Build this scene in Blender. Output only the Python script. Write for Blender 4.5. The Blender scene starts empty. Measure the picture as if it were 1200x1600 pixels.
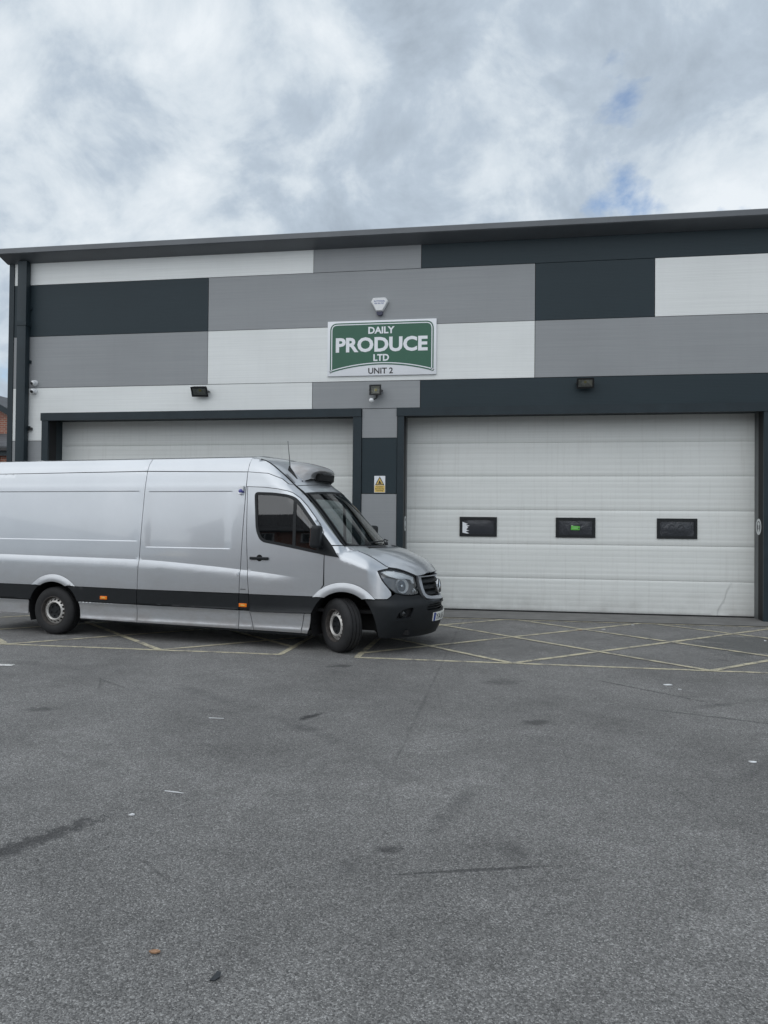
import bpy, bmesh, math, random
import numpy as np
from mathutils import Vector, Matrix
from mathutils.geometry import delaunay_2d_cdt

random.seed(7)
sc = bpy.context.scene
COL = sc.collection
R = math.radians

# ------------------------------------------------------------------ camera
# world: facade plane y=0 (x to the right, z up), the yard lies at y<0
CAM = Vector((0.0, -14.35, 1.66))
YAW, PITCH, ROLL = R(9.18), R(0.845), R(-0.5365)
fwd = Vector((-math.sin(YAW)*math.cos(PITCH), math.cos(YAW)*math.cos(PITCH), math.sin(PITCH)))
rgt = Vector((math.cos(YAW), math.sin(YAW), 0))
dwn = fwd.cross(rgt)
r2 = rgt*math.cos(ROLL) + dwn*math.sin(ROLL)
d2 = dwn*math.cos(ROLL) - rgt*math.sin(ROLL)
cd = bpy.data.cameras.new('camera'); cam = bpy.data.objects.new('camera', cd); COL.objects.link(cam)
cam.matrix_world = Matrix(((r2.x, -d2.x, -fwd.x, CAM.x), (r2.y, -d2.y, -fwd.y, CAM.y), (r2.z, -d2.z, -fwd.z, CAM.z), (0, 0, 0, 1)))
cd.sensor_fit = 'HORIZONTAL'; cd.sensor_width = 36; cd.lens = 36
cd.clip_start = 0.05; cd.clip_end = 3000
sc.camera = cam

# ------------------------------------------------------------------ light
SUN_DIR = Vector((-0.42, -0.80, 1.15)).normalized()
EL = math.asin(SUN_DIR.z); AZ = math.atan2(SUN_DIR.x, SUN_DIR.y)
w = bpy.data.worlds.new('World'); sc.world = w; w.use_nodes = True
nt = w.node_tree; N = nt.nodes; L = nt.links; N.clear()
def wn(t, **k):
    n = N.new(t)
    for a, b in k.items(): setattr(n, a, b)
    return n
out = wn('ShaderNodeOutputWorld'); bg = wn('ShaderNodeBackground'); bg.inputs['Strength'].default_value = 0.1
sky = wn('ShaderNodeTexSky', sky_type='NISHITA', sun_disc=False, sun_elevation=EL, sun_rotation=AZ, air_density=1.0, dust_density=1.0)
tc = wn('ShaderNodeTexCoord'); sep = wn('ShaderNodeSeparateXYZ')
L.new(tc.outputs['Generated'], sep.inputs[0])
def wm(op, a, b=None, c=None):
    n = wn('ShaderNodeMath', operation=op)
    for i, v in enumerate((a, b, c)):
        if v is None: continue
        if isinstance(v, (int, float)): n.inputs[i].default_value = v
        else: L.new(v, n.inputs[i])
    return n.outputs[0]
zc = wm('ADD', wm('MAXIMUM', sep.outputs['Z'], 0.0), 0.75)
px = wm('DIVIDE', sep.outputs['X'], zc); py = wm('DIVIDE', sep.outputs['Y'], zc)
cmb = wn('ShaderNodeCombineXYZ'); L.new(px, cmb.inputs[0]); L.new(py, cmb.inputs[1])
def wnoise(scale, detail, rough, loc, dist=0.0):
    mp = wn('ShaderNodeMapping'); mp.inputs['Location'].default_value = loc; L.new(cmb.outputs[0], mp.inputs[0])
    n = wn('ShaderNodeTexNoise'); n.inputs['Scale'].default_value = scale; n.inputs['Detail'].default_value = detail
    n.inputs['Roughness'].default_value = rough; n.inputs['Distortion'].default_value = dist; L.new(mp.outputs[0], n.inputs['Vector']); return n.outputs['Fac']
nA = wnoise(2.6, 12, 0.56, (2.2, 11.8, 0), 0.15)        # broad bright and grey masses
nB = wnoise(7.5, 12, 0.6, (7.3, 0.4, 2), 0.35)         # puffs
nC = wnoise(5.2, 10, 0.55, (4.4, 7.1, 5), 0.2)         # gaps of blue
mixf = wm('ADD', wm('MULTIPLY', nA, 0.55), wm('MULTIPLY', nB, 0.45))
rc = wn('ShaderNodeValToRGB'); e = rc.color_ramp.elements
e[0].position = 0.36; e[0].color = (2.02, 2.4, 2.85, 1)
e[1].position = 0.60; e[1].color = (5.2, 5.55, 5.85, 1)
m1 = e.new(0.475); m1.color = (3.1, 3.62, 4.2, 1)
m2 = e.new(0.525); m2.color = (4.15, 4.62, 5.05, 1)
L.new(mixf, rc.inputs[0])
rg = wn('ShaderNodeValToRGB'); g = rg.color_ramp.elements
g[0].position = 0.59; g[0].color = (1, 1, 1, 1); g[1].position = 0.655; g[1].color = (0, 0, 0, 1)
L.new(wm('ADD', wm('MULTIPLY', nC, 0.85), wm('MULTIPLY', nB, 0.15)), rg.inputs[0])
mx = wn('ShaderNodeMix', data_type='RGBA'); L.new(rg.outputs[0], mx.inputs[0])
L.new(sky.outputs[0], mx.inputs[6]); L.new(rc.outputs[0], mx.inputs[7])
L.new(mx.outputs[2], bg.inputs['Color']); L.new(bg.outputs[0], out.inputs['Surface'])
sd = bpy.data.lights.new('sun', 'SUN'); sd.energy = 1.0; sd.angle = R(100); sd.color = (1.0, 0.985, 0.965)
so = bpy.data.objects.new('sun', sd); COL.objects.link(so); so.location = (-10, -20, 30)
so.rotation_euler = SUN_DIR.to_track_quat('Z', 'Y').to_euler()
sc.view_settings.view_transform = 'Standard'; sc.view_settings.look = 'None'
sc.view_settings.gamma = 1; sc.view_settings.exposure = 0.68; sc.view_settings.use_curve_mapping = False
sc.cycles.use_denoising = True; sc.cycles.max_bounces = 8; sc.cycles.transparent_max_bounces = 16
sc.cycles.sample_clamp_indirect = 6

# ------------------------------------------------------------------ materials
class MatB:
    def __init__(s, name):
        s.m = bpy.data.materials.new(name); s.m.use_nodes = True
        s.nt = s.m.node_tree; s.N = s.nt.nodes; s.L = s.nt.links
        s.b = s.N['Principled BSDF']
    def n(s, t, ins=None, **k):
        q = s.N.new(t)
        for a, b in k.items(): setattr(q, a, b)
        for a, b in (ins or {}).items():
            if isinstance(b, bpy.types.NodeSocket): s.L.new(b, q.inputs[a])
            else: q.inputs[a].default_value = b
        return q
    def math(s, op, a, b=None):
        q = s.N.new('ShaderNodeMath'); q.operation = op
        for i, v in enumerate((a, b)):
            if v is None: continue
            if isinstance(v, (int, float)): q.inputs[i].default_value = v
            else: s.L.new(v, q.inputs[i])
        return q.outputs[0]
    def coord(s, scale=(1, 1, 1), loc=(0, 0, 0)):
        t = s.n('ShaderNodeTexCoord'); mp = s.n('ShaderNodeMapping', {'Vector': t.outputs['Object'], 'Scale': scale, 'Location': loc}); return mp.outputs[0]
    def noise(s, vec, scale, detail=4, rough=0.5, dist=0):
        return s.n('ShaderNodeTexNoise', {'Vector': vec, 'Scale': scale, 'Detail': detail, 'Roughness': rough, 'Distortion': dist}).outputs['Fac']
    def ramp(s, fac, stops):
        q = s.n('ShaderNodeValToRGB', {'Fac': fac}); el = q.color_ramp.elements
        while len(el) < len(stops): el.new(0.5)
        for i, (p, c) in enumerate(stops):
            el[i].position = p; el[i].color = (c, c, c, 1) if isinstance(c, (int, float)) else (*c, 1)
        return q.outputs[0]
    def mix(s, fac, a, b, blend='MIX'):
        q = s.N.new('ShaderNodeMix'); q.data_type = 'RGBA'; q.blend_type = blend
        for i, v in ((0, fac), (6, a), (7, b)):
            if isinstance(v, bpy.types.NodeSocket): s.L.new(v, q.inputs[i])
            elif i == 0: q.inputs[0].default_value = v
            else: q.inputs[i].default_value = (*v, 1)
        return q.outputs[2]
    def set(s, **k):
        mp = {'color': 'Base Color', 'rough': 'Roughness', 'metal': 'Metallic', 'coat': 'Coat Weight', 'coatr': 'Coat Roughness', 'spec': 'Specular IOR Level', 'trans': 'Transmission Weight'}
        for a, v in k.items():
            i = s.b.inputs[mp[a]]
            if isinstance(v, bpy.types.NodeSocket): s.L.new(v, i)
            elif a == 'color': i.default_value = (*v, 1)
            else: i.default_value = v
        return s
    def bump(s, h, strength=0.3, dist=0.01):
        q = s.n('ShaderNodeBump', {'Height': h, 'Strength': strength, 'Distance': dist}); s.L.new(q.outputs[0], s.b.inputs['Normal']); return s

MT = {}
def simple(name, color, rough=0.5, metal=0.0, var=0.0, scale=8.0, bump=0.0, **k):
    m = MatB(name); m.set(rough=rough, metal=metal, **k)
    if var:
        nz = m.noise(m.coord(), scale, 6, 0.6)
        m.set(color=m.mix(m.ramp(nz, [(0.3, 0.0), (0.7, 1.0)]), tuple(c*(1-var) for c in color), tuple(min(1, c*(1+var)) for c in color)))
        if bump: m.bump(nz, bump, 0.004)
    else: m.set(color=color)
    MT[name] = m.m; return m.m

def cladding(name, color, rough=0.5):
    m = MatB(name)
    v = m.coord((0.25, 1, 26)); streak = m.noise(v, 1.6, 5, 0.6)
    big = m.noise(m.coord((0.6, 1, 1.0)), 0.8, 5, 0.55)
    drip = m.noise(m.coord((9, 1, 0.5)), 1.0, 4, 0.6)
    c = m.mix(m.ramp(big, [(0.3, 0.0), (0.75, 1.0)]), tuple(x*0.93 for x in color), tuple(x*1.05 for x in color))
    c = m.mix(m.ramp(streak, [(0.35, 0.22), (0.6, 0.0)]), c, tuple(x*0.7 for x in color))
    c = m.mix(m.ramp(drip, [(0.50, 0.0), (0.8, 0.12)]), c, tuple(x*0.72 for x in color))
    m.set(color=c, rough=rough, spec=0.25)
    wv = m.n('ShaderNodeTexWave', {'Vector': m.coord((0, 0, 1)), 'Scale': 12.0, 'Distortion': 0.0}, wave_type='BANDS', bands_direction='Z').outputs['Fac']
    h = m.math('ADD', m.math('MULTIPLY', wv, 0.5), m.math('MULTIPLY', streak, 0.5))
    m.bump(h, 0.25, 0.004); MT[name] = m.m; return m.m
cladding('panel_white', (0.78, 0.80, 0.79))
cladding('panel_grey', (0.300, 0.312, 0.322))
cladding('panel_dark', (0.024, 0.038, 0.046), 0.5)
simple('trim_dark', (0.018, 0.029, 0.036), 0.48, var=0.15, scale=3, spec=0.3)
simple('fascia_grey', (0.105, 0.115, 0.126), 0.38, var=0.10, scale=2)
simple('reveal_grey', (0.105, 0.112, 0.115), 0.5, var=0.15, scale=3)
simple('black_metal', (0.012, 0.013, 0.015), 0.4, var=0.1)
simple('black_plastic', (0.010, 0.012, 0.014), 0.52, var=0.15, scale=14, bump=0.1, spec=0.35)
simple('white_plastic', (0.72, 0.73, 0.74), 0.35, var=0.04)
simple('navy_plastic', (0.012, 0.014, 0.05), 0.25)
simple('sign_white', (0.78, 0.80, 0.83), 0.35, var=0.02, scale=2)
simple('sign_green', (0.020, 0.105, 0.062), 0.4, var=0.05, scale=2)
simple('sign_black', (0.02, 0.02, 0.022), 0.4)
simple('sign_yellow', (0.72, 0.50, 0.13), 0.4, var=0.06, scale=12)
simple('sticker_white', (0.60, 0.62, 0.62), 0.45, var=0.15, scale=30)
simple('green_card', (0.10, 0.48, 0.05), 0.5)
simple('green_pale', (0.35, 0.55, 0.30), 0.5)
simple('lamp_reflector', (0.62, 0.63, 0.60), 0.4, metal=0.3, var=0.25, scale=20)
simple('led_yellow', (0.75, 0.65, 0.25), 0.4)
simple('rubber', (0.014, 0.014, 0.015), 0.75, var=0.25, scale=20)
simple('gap_black', (0.006, 0.006, 0.007), 0.8)
simple('chrome', (0.80, 0.82, 0.84), 0.12, metal=1.0)
simple('amber', (0.85, 0.20, 0.01), 0.2)
simple('plate_white', (0.80, 0.80, 0.76), 0.35)
simple('plate_blue', (0.010, 0.045, 0.28), 0.35)
simple('seat_cloth', (0.035, 0.036, 0.04), 0.9, var=0.2, scale=30)
simple('dash_grey', (0.05, 0.052, 0.055), 0.7)
simple('interior_light', (0.20, 0.20, 0.20), 0.8)
simple('lens_violet', (0.10, 0.10, 0.32), 0.15)
simple('leaf_orange', (0.33, 0.19, 0.11), 0.7, var=0.3, scale=60)
simple('paper', (0.72, 0.73, 0.74), 0.8)
simple('tar_blob', (0.022, 0.026, 0.030), 0.6, var=0.3, scale=60)
simple('slate', (0.075, 0.080, 0.088), 0.65, var=0.25, scale=3)
simple('house_frame', (0.70, 0.70, 0.70), 0.4)
simple('house_pane', (0.02, 0.025, 0.03), 0.08)
simple('concrete', (0.15, 0.148, 0.143), 0.9, var=0.2, scale=2.5, bump=0.2)
simple('rim_steel', (0.58, 0.565, 0.54), 0.42, metal=0.35, var=0.15, scale=18)
simple('rust_dark', (0.050, 0.044, 0.040), 0.8, var=0.4, scale=25)

simple('lamp_silver', (0.88, 0.89, 0.90), 0.4, metal=0.0)
simple('grille_silver', (0.46, 0.48, 0.51), 0.35, metal=0.6)
simple('headlamp_grey', (0.16, 0.165, 0.175), 0.3, metal=0.6)
simple('tail_red', (0.35, 0.01, 0.01), 0.2)

m = MatB('silver_paint')                      # metallic silver under lacquer, browner low down: dust plus painted-in ground reflection
v = m.coord(); fl = m.noise(v, 900, 2, 0.5); cl = m.noise(v, 1.3, 6, 0.6)
dirt_reflection = m.noise(m.coord((1.2, 1.2, 3)), 2.2, 8, 0.65)
zsep = m.n('ShaderNodeSeparateXYZ', {0: v}).outputs[2]
low = m.n('ShaderNodeMapRange', {'Value': zsep, 'From Min': 1.25, 'From Max': 0.2, 'To Min': 0.0, 'To Max': 0.9}).outputs[0]
dm = m.math('MULTIPLY', m.ramp(dirt_reflection, [(0.30, 0.15), (0.75, 1.0)]), low)
base = m.mix(m.ramp(cl, [(0.3, 0), (0.7, 1)]), (0.495, 0.518, 0.545), (0.535, 0.558, 0.585))
m.set(color=m.mix(dm, base, (0.23, 0.205, 0.19)), metal=m.math('SUBTRACT', 0.74, m.math('MULTIPLY', dm, 0.55)),
      rough=m.math('ADD', 0.33, m.math('MULTIPLY', dm, 0.3)), coat=m.math('SUBTRACT', 1.0, m.math('MULTIPLY', dm, 0.6)), coatr=0.04)
m.bump(m.noise(v, 1.6, 2, 0.5), 0.02, 0.02)
MT['silver_paint'] = m.m

def glass(name, tint, dens):
    m = MatB(name); m.N.remove(m.b)
    o = m.N['Material Output']
    tr = m.n('ShaderNodeBsdfTransparent', {'Color': (*tint, 1)}); gl = m.n('ShaderNodeBsdfGlossy', {'Roughness': 0.02, 'Color': (1, 1, 1, 1)})
    fr = m.n('ShaderNodeFresnel', {'IOR': 1.52})
    f2 = m.math('ADD', m.math('MULTIPLY', fr.outputs[0], 1.0), dens)
    mxs = m.n('ShaderNodeMixShader', {0: f2, 1: tr.outputs[0], 2: gl.outputs[0]})
    m.L.new(mxs.outputs[0], o.inputs['Surface']); MT[name] = m.m
glass('door_glass', (0.33, 0.36, 0.37), 0.05)
glass('screen_glass', (0.62, 0.68, 0.67), 0.02)
glass('lamp_glass', (0.90, 0.92, 0.93), 0.02)

def pane_mat(name, seed):
    m = MatB(name)
    v = m.coord((1, 1, 1), (seed*3.1, 0, seed))
    h = m.noise(v, 7.5, 3, 0.5, 1.2)
    m.set(color=(0.036, 0.039, 0.046), rough=0.22, spec=0.5); m.bump(h, 0.3 if seed > 1 else 0.08, 0.04); MT[name] = m.m
for i in range(3): pane_mat('crumpled_film_%d' % i, i+1)

# door paint: off-white with grime
m = MatB('door_white')
v = m.coord((1, 1, 1)); g1 = m.noise(m.coord((0.5, 1, 1.2)), 1.2, 7, 0.6); g2 = m.noise(m.coord((0.2, 1, 30)), 1.2, 5, 0.6); g3 = m.noise(m.coord((14, 1, 0.7)), 1.2, 5, 0.6)
c = m.mix(m.ramp(g1, [(0.3, 0), (0.8, 1)]), (0.72, 0.74, 0.72), (0.79, 0.805, 0.785))
c = m.mix(m.ramp(g2, [(0.35, 0.16), (0.6, 0.0)]), c, (0.42, 0.42, 0.40))
c = m.mix(m.ramp(g3, [(0.52, 0.0), (0.8, 0.22)]), c, (0.40, 0.39, 0.36))
zz = m.n('ShaderNodeSeparateXYZ', {0: v}).outputs[2]
splash = m.math('MULTIPLY', m.n('ShaderNodeMapRange', {'Value': zz, 'From Min': 0.55, 'From Max': 0.0, 'To Min': 0.0, 'To Max': 0.6}).outputs[0], m.ramp(m.noise(v, 3.0, 6, 0.6), [(0.35, 0.2), (0.75, 1.0)]))
c = m.mix(splash, c, (0.36, 0.35, 0.33))
m.set(color=c, rough=0.45, spec=0.4); m.bump(m.math('ADD', g2, m.noise(v, 3, 3)), 0.12, 0.004); MT['door_white'] = m.m

# brick
m = MatB('brick_wall')
t = m.n('ShaderNodeTexCoord')
sp_ = m.n('ShaderNodeSeparateXYZ', {0: t.outputs['Object']})
cb = m.n('ShaderNodeCombineXYZ', {0: m.math('ADD', sp_.outputs[0], sp_.outputs[1]), 1: sp_.outputs[2]})
bt = m.n('ShaderNodeTexBrick', {'Vector': cb.outputs[0], 'Color1': (0.24, 0.075, 0.045, 1), 'Color2': (0.32, 0.12, 0.075, 1), 'Mortar': (0.36, 0.33, 0.29, 1), 'Scale': 1.0, 'Mortar Size': 0.009, 'Brick Width': 0.225, 'Row Height': 0.075})
m.set(color=bt.outputs[0], rough=0.9); MT['brick_wall'] = m.m
simple('tile_pink', (0.42, 0.20, 0.14), 0.8, var=0.15, scale=5)

# faded yellow road paint
m = MatB('yellow_paint')
v = m.coord(); wr = m.noise(v, 60, 6, 0.7); wr2 = m.noise(v, 5, 6, 0.65)
f = m.ramp(m.math('ADD', m.math('MULTIPLY', wr, 0.45), m.math('MULTIPLY', wr2, 0.55)), [(0.41, 0.0), (0.53, 1.0)])
m.set(color=m.mix(f, (0.16, 0.155, 0.15), (0.52, 0.475, 0.335)), rough=0.85); m.bump(m.noise(v, 150, 3, 0.6), 0.6, 0.006); MT['yellow_paint'] = m.m
m = MatB('white_paint')
v = m.coord(); f = m.ramp(m.noise(v, 40, 6, 0.7), [(0.38, 0.0), (0.5, 1.0)])
m.set(color=m.mix(f, (0.15, 0.15, 0.15), (0.68, 0.68, 0.66)), rough=0.85); MT['white_paint'] = m.m

# asphalt
m = MatB('asphalt')
v = m.coord()
vor = m.n('ShaderNodeTexVoronoi', {'Vector': v, 'Scale': 145.0, 'Randomness': 1.0}, feature='F1')
vorc = m.n('ShaderNodeSeparateColor', {0: vor.outputs['Color']}).outputs[0]
vor2 = m.n('ShaderNodeTexVoronoi', {'Vector': v, 'Scale': 280.0}, feature='F1')
vor2c = m.n('ShaderNodeSeparateColor', {0: vor2.outputs['Color']}).outputs[1]
speck = m.math('ADD', m.math('MULTIPLY', vorc, 0.68), m.math('MULTIPLY', vor2c, 0.32))
c = m.ramp(speck, [(0.08, (0.078, 0.077, 0.075)), (0.42, (0.168, 0.166, 0.162)), (0.75, (0.255, 0.252, 0.246)), (0.93, (0.45, 0.445, 0.435))])
ga = m.noise(v, 0.35, 6, 0.6); gb = m.noise(v, 1.7, 7, 0.65, 0.4); gc = m.noise(v, 7, 6, 0.65)
c = m.mix(1.0, c, m.ramp(ga, [(0.3, 0.74), (0.7, 1.18)]), 'MULTIPLY')
c = m.mix(1.0, c, m.ramp(gb, [(0.3, 0.84), (0.7, 1.12)]), 'MULTIPLY')
c = m.mix(1.0, c, m.ramp(gc, [(0.25, 0.88), (0.7, 1.06)]), 'MULTIPLY')
sx = m.n('ShaderNodeSeparateXYZ', {0: v})
_nc = {}
def cnoise(sc_):
    if sc_ not in _nc: _nc[sc_] = m.noise(v, sc_, 5, 0.7)
    return _nc[sc_]
fine = m.noise(v, 55, 4, 0.7)
def dark_patch(c, x, y, lx, ly, ang, amt, col=(0.025, 0.025, 0.027), nscale=9.0, soft=0.5):  # noisy-edged dark ellipse for stains, tyre streaks and broader patches
    dx = m.math('SUBTRACT', sx.outputs[0], x); dy = m.math('SUBTRACT', sx.outputs[1], y)
    ca, sa = math.cos(ang), math.sin(ang)
    p = m.math('DIVIDE', m.math('ADD', m.math('MULTIPLY', dx, ca), m.math('MULTIPLY', dy, sa)), lx)
    q = m.math('DIVIDE', m.math('SUBTRACT', m.math('MULTIPLY', dy, ca), m.math('MULTIPLY', dx, sa)), ly)
    d = m.math('SQRT', m.math('ADD', m.math('MULTIPLY', p, p), m.math('MULTIPLY', q, q)))
    d = m.math('ADD', d, m.math('ADD', m.math('MULTIPLY', m.math('SUBTRACT', cnoise(nscale), 0.5), 2.6), m.math('MULTIPLY', m.math('SUBTRACT', fine, 0.5), 1.6)))
    f = m.math('MULTIPLY', m.ramp(d, [(max(0, 1-soft), 1.0), (1.0, 0.0)]), amt)
    return m.mix(f, c, col)
c = dark_patch(c, 0.26, -7.75, 0.16, 0.10, 0.4, 0.55)
c = dark_patch(c, -1.66, -7.93, 0.16, 0.055, 1.1, 0.85)
c = dark_patch(c, -2.42, -10.72, 0.62, 0.085, 1.15, 0.65, nscale=14)
c = dark_patch(c, -0.60, -10.47, 0.10, 0.06, 0.7, 0.6)
c = dark_patch(c, -4.05, -8.15, 0.16, 0.09, 0.2, 0.5, nscale=22)
c = dark_patch(c, -0.05, -6.15, 0.25, 0.18, 0.4, 0.35)
c = dark_patch(c, 1.35, -6.2, 0.9, 0.025, -0.75, 0.6, nscale=5)
c = dark_patch(c, 1.9, -7.3, 0.9, 0.03, -0.35, 0.5, nscale=5)
c = dark_patch(c, 2.9, -7.0, 0.8, 0.03, 0.9, 0.4, nscale=5)
c = dark_patch(c, -0.1, -10.6, 0.55, 0.018, 0.3, 0.6, nscale=6)
c = dark_patch(c, 3.55, -2.95, 1.0, 0.95, 0.2, 0.55, (0.058, 0.064, 0.062), 2.5, 0.25)
c = dark_patch(c, -1.9, -5.6, 0.18, 0.10, 0.4, 0.6)
c = dark_patch(c, -3.3, -3.3, 2.6, 0.8, -0.1, 0.25, (0.05, 0.05, 0.05), 2.0)  # broad faint darker patch along the ground under the van
def arc_mark(c, cx_, cy_, rad, wd_, amt, thr=0.5):
    dx = m.math('SUBTRACT', sx.outputs[0], cx_); dy = m.math('SUBTRACT', sx.outputs[1], cy_)
    d = m.math('SQRT', m.math('ADD', m.math('MULTIPLY', dx, dx), m.math('MULTIPLY', dy, dy)))
    d = m.math('ADD', d, m.math('MULTIPLY', cnoise(2.0), 0.2))
    d = m.math('ADD', d, m.math('MULTIPLY', fine, 0.05))
    d = m.math('ABSOLUTE', m.math('SUBTRACT', d, rad))
    msk = m.ramp(m.noise(m.coord((1, 1, 1), (cx_, rad, 0)), 0.8, 6, 0.65), [(thr, 0.0), (thr+0.14, 1.0)])
    f = m.math('MULTIPLY', m.math('MULTIPLY', m.ramp(d, [(wd_*0.3, 1.0), (wd_, 0.0)]), msk), amt)
    return m.mix(f, c, (0.045, 0.045, 0.047))
c = arc_mark(c, 4.8, -11.2, 5.4, 0.08, 0.4); c = arc_mark(c, 4.8, -11.2, 4.1, 0.07, 0.35, 0.49); c = arc_mark(c, -7.5, -14.5, 8.7, 0.12, 0.5, 0.48)
c = arc_mark(c, 1.5, -2.0, 4.6, 0.03, 0.5, 0.52)
drops = m.n('ShaderNodeTexVoronoi', {'Vector': v, 'Scale': 1.1}, feature='F1'); dn = m.math('ADD', drops.outputs['Distance'], m.math('MULTIPLY', m.math('SUBTRACT', m.noise(v, 14, 5, 0.7), 0.5), 0.16))
c = m.mix(m.math('MULTIPLY', m.ramp(dn, [(0.03, 1.0), (0.10, 0.0)]), m.ramp(m.noise(v, 0.6, 3), [(0.46, 0.0), (0.64, 0.5)])), c, (0.06, 0.06, 0.062))
# dirt gathered at the foot of the wall
edge = m.n('ShaderNodeMapRange', {'Value': sx.outputs[1], 'From Min': -1.5, 'From Max': -0.6, 'To Min': 0.0, 'To Max': 0.55}).outputs[0]
c = m.mix(m.math('MULTIPLY', edge, m.ramp(m.noise(v, 2.2, 7, 0.7), [(0.35, 0.0), (0.65, 1.0)])), c, (0.075, 0.072, 0.066))
# straight joint between two lays of tarmac
jn = m.math('ABSOLUTE', m.math('SUBTRACT', m.math('ADD', sx.outputs[0], m.math('MULTIPLY', cnoise(2.5), 0.05)), -0.74))
jf = m.math('MULTIPLY', m.ramp(jn, [(0.0, 1.0), (0.022, 0.0)]), m.math('MULTIPLY', m.ramp(cnoise(5), [(0.4, 0.1), (0.65, 0.6)]), m.n('ShaderNodeMapRange', {'Value': sx.outputs[1], 'From Min': -10.4, 'From Max': -8.6, 'To Min': 0.0, 'To Max': 1.0}).outputs[0]))
c = m.mix(jf, c, (0.04, 0.04, 0.04))
# fine cracks
vc = m.n('ShaderNodeTexVoronoi', {'Vector': m.n('ShaderNodeMapping', {'Vector': v, 'Scale': (0.5, 0.5, 0.5)}).outputs[0], 'Scale': 1.0}, feature='DISTANCE_TO_EDGE')
cf = m.math('MULTIPLY', m.ramp(m.math('ADD', vc.outputs[0], m.math('MULTIPLY', gb, 0.0)), [(0.0, 1.0), (0.006, 0.0)]), m.ramp(m.noise(v, 0.8, 4), [(0.58, 0.0), (0.68, 0.45)]))
c = m.mix(cf, c, (0.03, 0.03, 0.03))
m.set(color=c, rough=m.math('ADD', 0.72, m.math('MULTIPLY', vorc, 0.2)), spec=0.35)
hh = m.math('ADD', m.math('MULTIPLY', vor.outputs['Distance'], -1.0), m.math('MULTIPLY', vor2.outputs['Distance'], -0.5))
m.bump(m.math('ADD', hh, m.math('MULTIPLY', gc, 0.4)), 0.9, 0.006); MT['asphalt'] = m.m

# ------------------------------------------------------------------ helpers
def link(o, parent=None):
    COL.objects.link(o)
    if parent is not None: o.parent = parent
    return o
def tag(o, label=None, cat=None, group=None, kind=None):
    if label: o['label'] = label
    if cat: o['category'] = cat
    if group: o['group'] = group
    if kind: o['kind'] = kind
    return o
def empty(name, loc=(0, 0, 0), rz=0.0, label=None, cat=None, group=None, kind=None):
    o = bpy.data.objects.new(name, None); link(o); o.location = loc; o.rotation_euler = (0, 0, rz); o.empty_display_size = 0.3
    return tag(o, label, cat, group, kind)
def mesh(name, verts, faces, mat, parent=None, smooth=None):
    me = bpy.data.meshes.new(name); me.from_pydata([tuple(v) for v in verts], [], faces); me.update()
    bm = bmesh.new(); bm.from_mesh(me); bmesh.ops.recalc_face_normals(bm, faces=bm.faces) if smooth != 'keep' and smooth != 'patch' else None; bm.to_mesh(me); bm.free()
    if smooth:
        me.polygons.foreach_set('use_smooth', [True]*len(me.polygons)); me.set_sharp_from_angle(angle=R(55 if smooth == 'patch' else 34))
    me.materials.append(MT[mat] if isinstance(mat, str) else mat)
    return link(bpy.data.objects.new(name, me), parent)
def boxmesh(x0, x1, y0, y1, z0, z1):
    v = [(x, y, z) for z in (z0, z1) for y in (y0, y1) for x in (x0, x1)]
    f = [(0, 2, 3, 1), (4, 5, 7, 6), (0, 1, 5, 4), (2, 6, 7, 3), (0, 4, 6, 2), (1, 3, 7, 5)]
    return v, f
def box(name, x0, x1, y0, y1, z0, z1, mat, parent=None, bev=0.0, rot=None, seg=2):
    v, f = boxmesh(x0, x1, y0, y1, z0, z1)
    o = mesh(name, v, f, mat, parent)
    if bev:
        bm = bmesh.new(); bm.from_mesh(o.data); bmesh.ops.bevel(bm, geom=bm.edges[:], offset=bev, segments=seg, profile=0.6, affect='EDGES')
        bm.to_mesh(o.data); bm.free()
        o.data.polygons.foreach_set('use_smooth', [True]*len(o.data.polygons)); o.data.set_sharp_from_angle(angle=R(40))
    if rot: o.rotation_euler = rot
    return o
def prism(name, poly, y0, y1, mat, parent=None):
    """polygon in (x,z), from y0 (front) back to y1"""
    n = len(poly); v = [(p[0], y0, p[1]) for p in poly] + [(p[0], y1, p[1]) for p in poly]
    f = [tuple(range(n)), tuple(range(2*n-1, n-1, -1))] + [(i, i+n, (i+1) % n+n, (i+1) % n) for i in range(n)]
    return mesh(name, v, f, mat, parent)
def prism_ring(name, outer, inner, y0, y1, mat, parent=None):
    n = len(outer); v = [(p[0], y, p[1]) for y in (y0, y1) for q in (outer, inner) for p in q]; f = []
    for i in range(n):
        j = (i+1) % n
        f += [(i, j, n+j, n+i), (2*n+i, 3*n+i, 3*n+j, 2*n+j), (i, 2*n+i, 2*n+j, j), (n+i, n+j, 3*n+j, 3*n+i)]
    return mesh(name, v, f, mat, parent)
def tube(name, pts, r, mat, parent=None, seg=10, cap=True):
    P = [Vector(p) for p in pts]; v = []; f = []
    rr = r if isinstance(r, (list, tuple)) else [r]*len(P)
    up = None
    for i, p in enumerate(P):
        t = (P[min(i+1, len(P)-1)] - P[max(i-1, 0)]).normalized()
        if up is None: up = t.orthogonal().normalized()
        a = (up - t*up.dot(t)).normalized(); b = t.cross(a); up = a
        for k in range(seg):
            th = 2*math.pi*k/seg; v.append(p + (a*math.cos(th) + b*math.sin(th))*rr[i])
    for i in range(len(P)-1):
        for k in range(seg):
            k2 = (k+1) % seg; f.append((i*seg+k, i*seg+k2, (i+1)*seg+k2, (i+1)*seg+k))
    if cap: f += [tuple(range(seg-1, -1, -1)), tuple(range((len(P)-1)*seg, len(P)*seg))]
    return mesh(name, v, f, mat, parent, smooth=True)
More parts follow.
